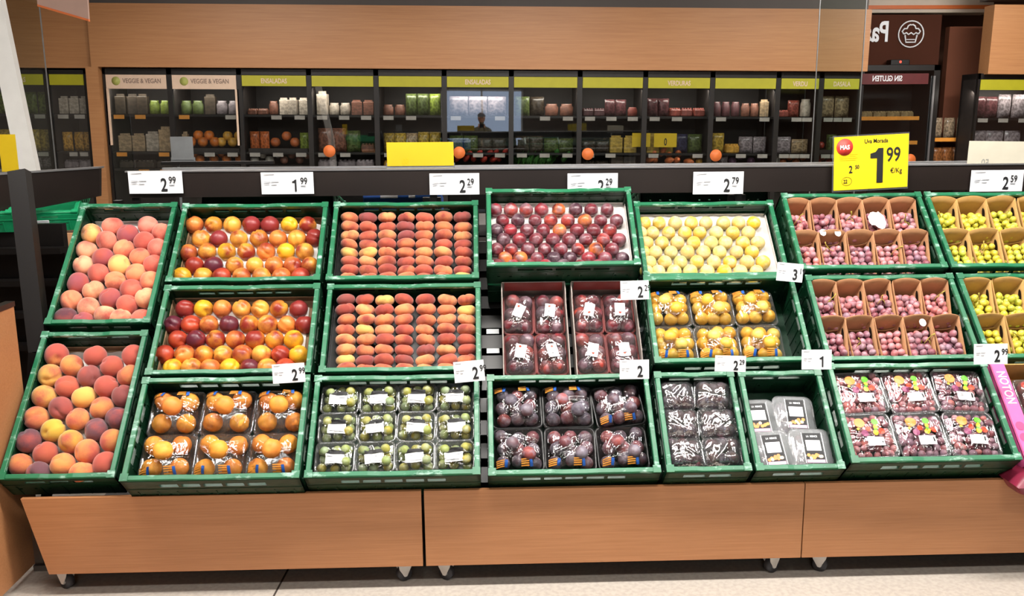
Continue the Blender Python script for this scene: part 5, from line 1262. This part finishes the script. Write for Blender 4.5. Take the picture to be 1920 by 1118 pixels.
# ------------------------------------------------------------------ person reflected in the fridge doors
def person():
    root = empty('person', T0((.0, -.42, 0)), 'person in dark cap and olive jacket holding up a phone, mirrored in fridge glass', 'person')
    def skinned(name, verts, edges, radii, mat, rootv=0, sub=2):
        me = bpy.data.meshes.new(name); me.from_pydata(verts, edges, []); me.materials.append(mat)
        o = put(name, me, root); m = o.modifiers.new('skin', 'SKIN'); m.use_smooth_shade = True
        for i, r in enumerate(radii): me.skin_vertices[0].data[i].radius = (r, r) if not isinstance(r, tuple) else r
        me.skin_vertices[0].data[rootv].use_root = True
        o.modifiers.new('sub', 'SUBSURF').levels = sub; o.modifiers['sub'].render_levels = sub; return o
    V = [(0, 0, .95), (0, .0, 1.12), (0, 0, 1.32), (0, 0, 1.44), (0, .02, 1.50), (0, .04, 1.62),
         (-.17, 0, 1.40), (-.24, .06, 1.18), (-.10, .27, 1.36), (-.05, .31, 1.47), (.17, 0, 1.40), (.24, .06, 1.18), (.10, .27, 1.36), (.05, .31, 1.47),
         (-.10, 0, .90), (-.11, .02, .50), (-.11, 0, .08), (-.11, .13, .04), (.10, 0, .90), (.11, .02, .50), (.11, 0, .08), (.11, .13, .04)]
    E = [(0, 1), (1, 2), (2, 3), (3, 4), (4, 5), (3, 6), (6, 7), (7, 8), (8, 9), (3, 10), (10, 11), (11, 12), (12, 13), (0, 14), (14, 15), (15, 16), (16, 17), (0, 18), (18, 19), (19, 20), (20, 21)]
    Rr = [(.16, .11), (.15, .10), (.17, .11), (.09, .08), .05, .06, .065, .05, .038, .03, .065, .05, .038, .03, .09, .06, .045, .04, .09, .06, .045, .04]
    skinned('body', V, E, Rr, plain('olive_jacket', '#5a5238', .8, var=.3, scale=12))
    hd = fruit_mesh('head', plain('skin_tone', '#b98468', .6), .105, (.78, .9, 1.12), 0, 0, 20, 14, lump=.03); put('head', hd, root, T0((0, .04, 1.68)))
    cap = MB(); pts = []
    n = 16; vs = []; fs = []
    for j in range(5):
        for k in range(n): a = 2*pi*k/n; t_ = j/4*pi/2; vs.append((.09*cos(t_)*cos(a), .04+.10*cos(t_)*sin(a), 1.71+.085*sin(t_)))
    for j in range(4):
        for k in range(n): fs.append((j*n+k, j*n+(k+1) % n, (j+1)*n+(k+1) % n, (j+1)*n+k))
    cap.add(vs, fs, None, True); cap.rbox((0, .16, 1.712), (.13, .09, .008), .03); cap.build('cap', plain('dark_cap', '#16161c', .8), root)
    for sx in (-1, 1):
        for q in range(4):
            f = MB(); z = 1.475+.02*q; f.tube([(sx*.045, .31, z), (sx*.066, .335, z+.002), (sx*.07, .36, z+.002), (sx*.05, .372, z)], [.010, .009, .008, .007], 7); f.build('finger', _mats['skin_tone'], root)
        f = MB(); f.tube([(sx*.045, .31, 1.47), (sx*.05, .335, 1.462), (sx*.04, .35, 1.478)], [.011, .010, .008], 7); f.build('thumb', _mats['skin_tone'], root)
    return root
person()
o = MB().rbox((0, 0, 0), (.15, .009, .075), .006).build('phone', plain('phone_black', '#101014', .3)); o.matrix_world = T0((0, -.42+.355, 1.50)); tag(o, 'black phone held up by the mirrored person', 'phone')
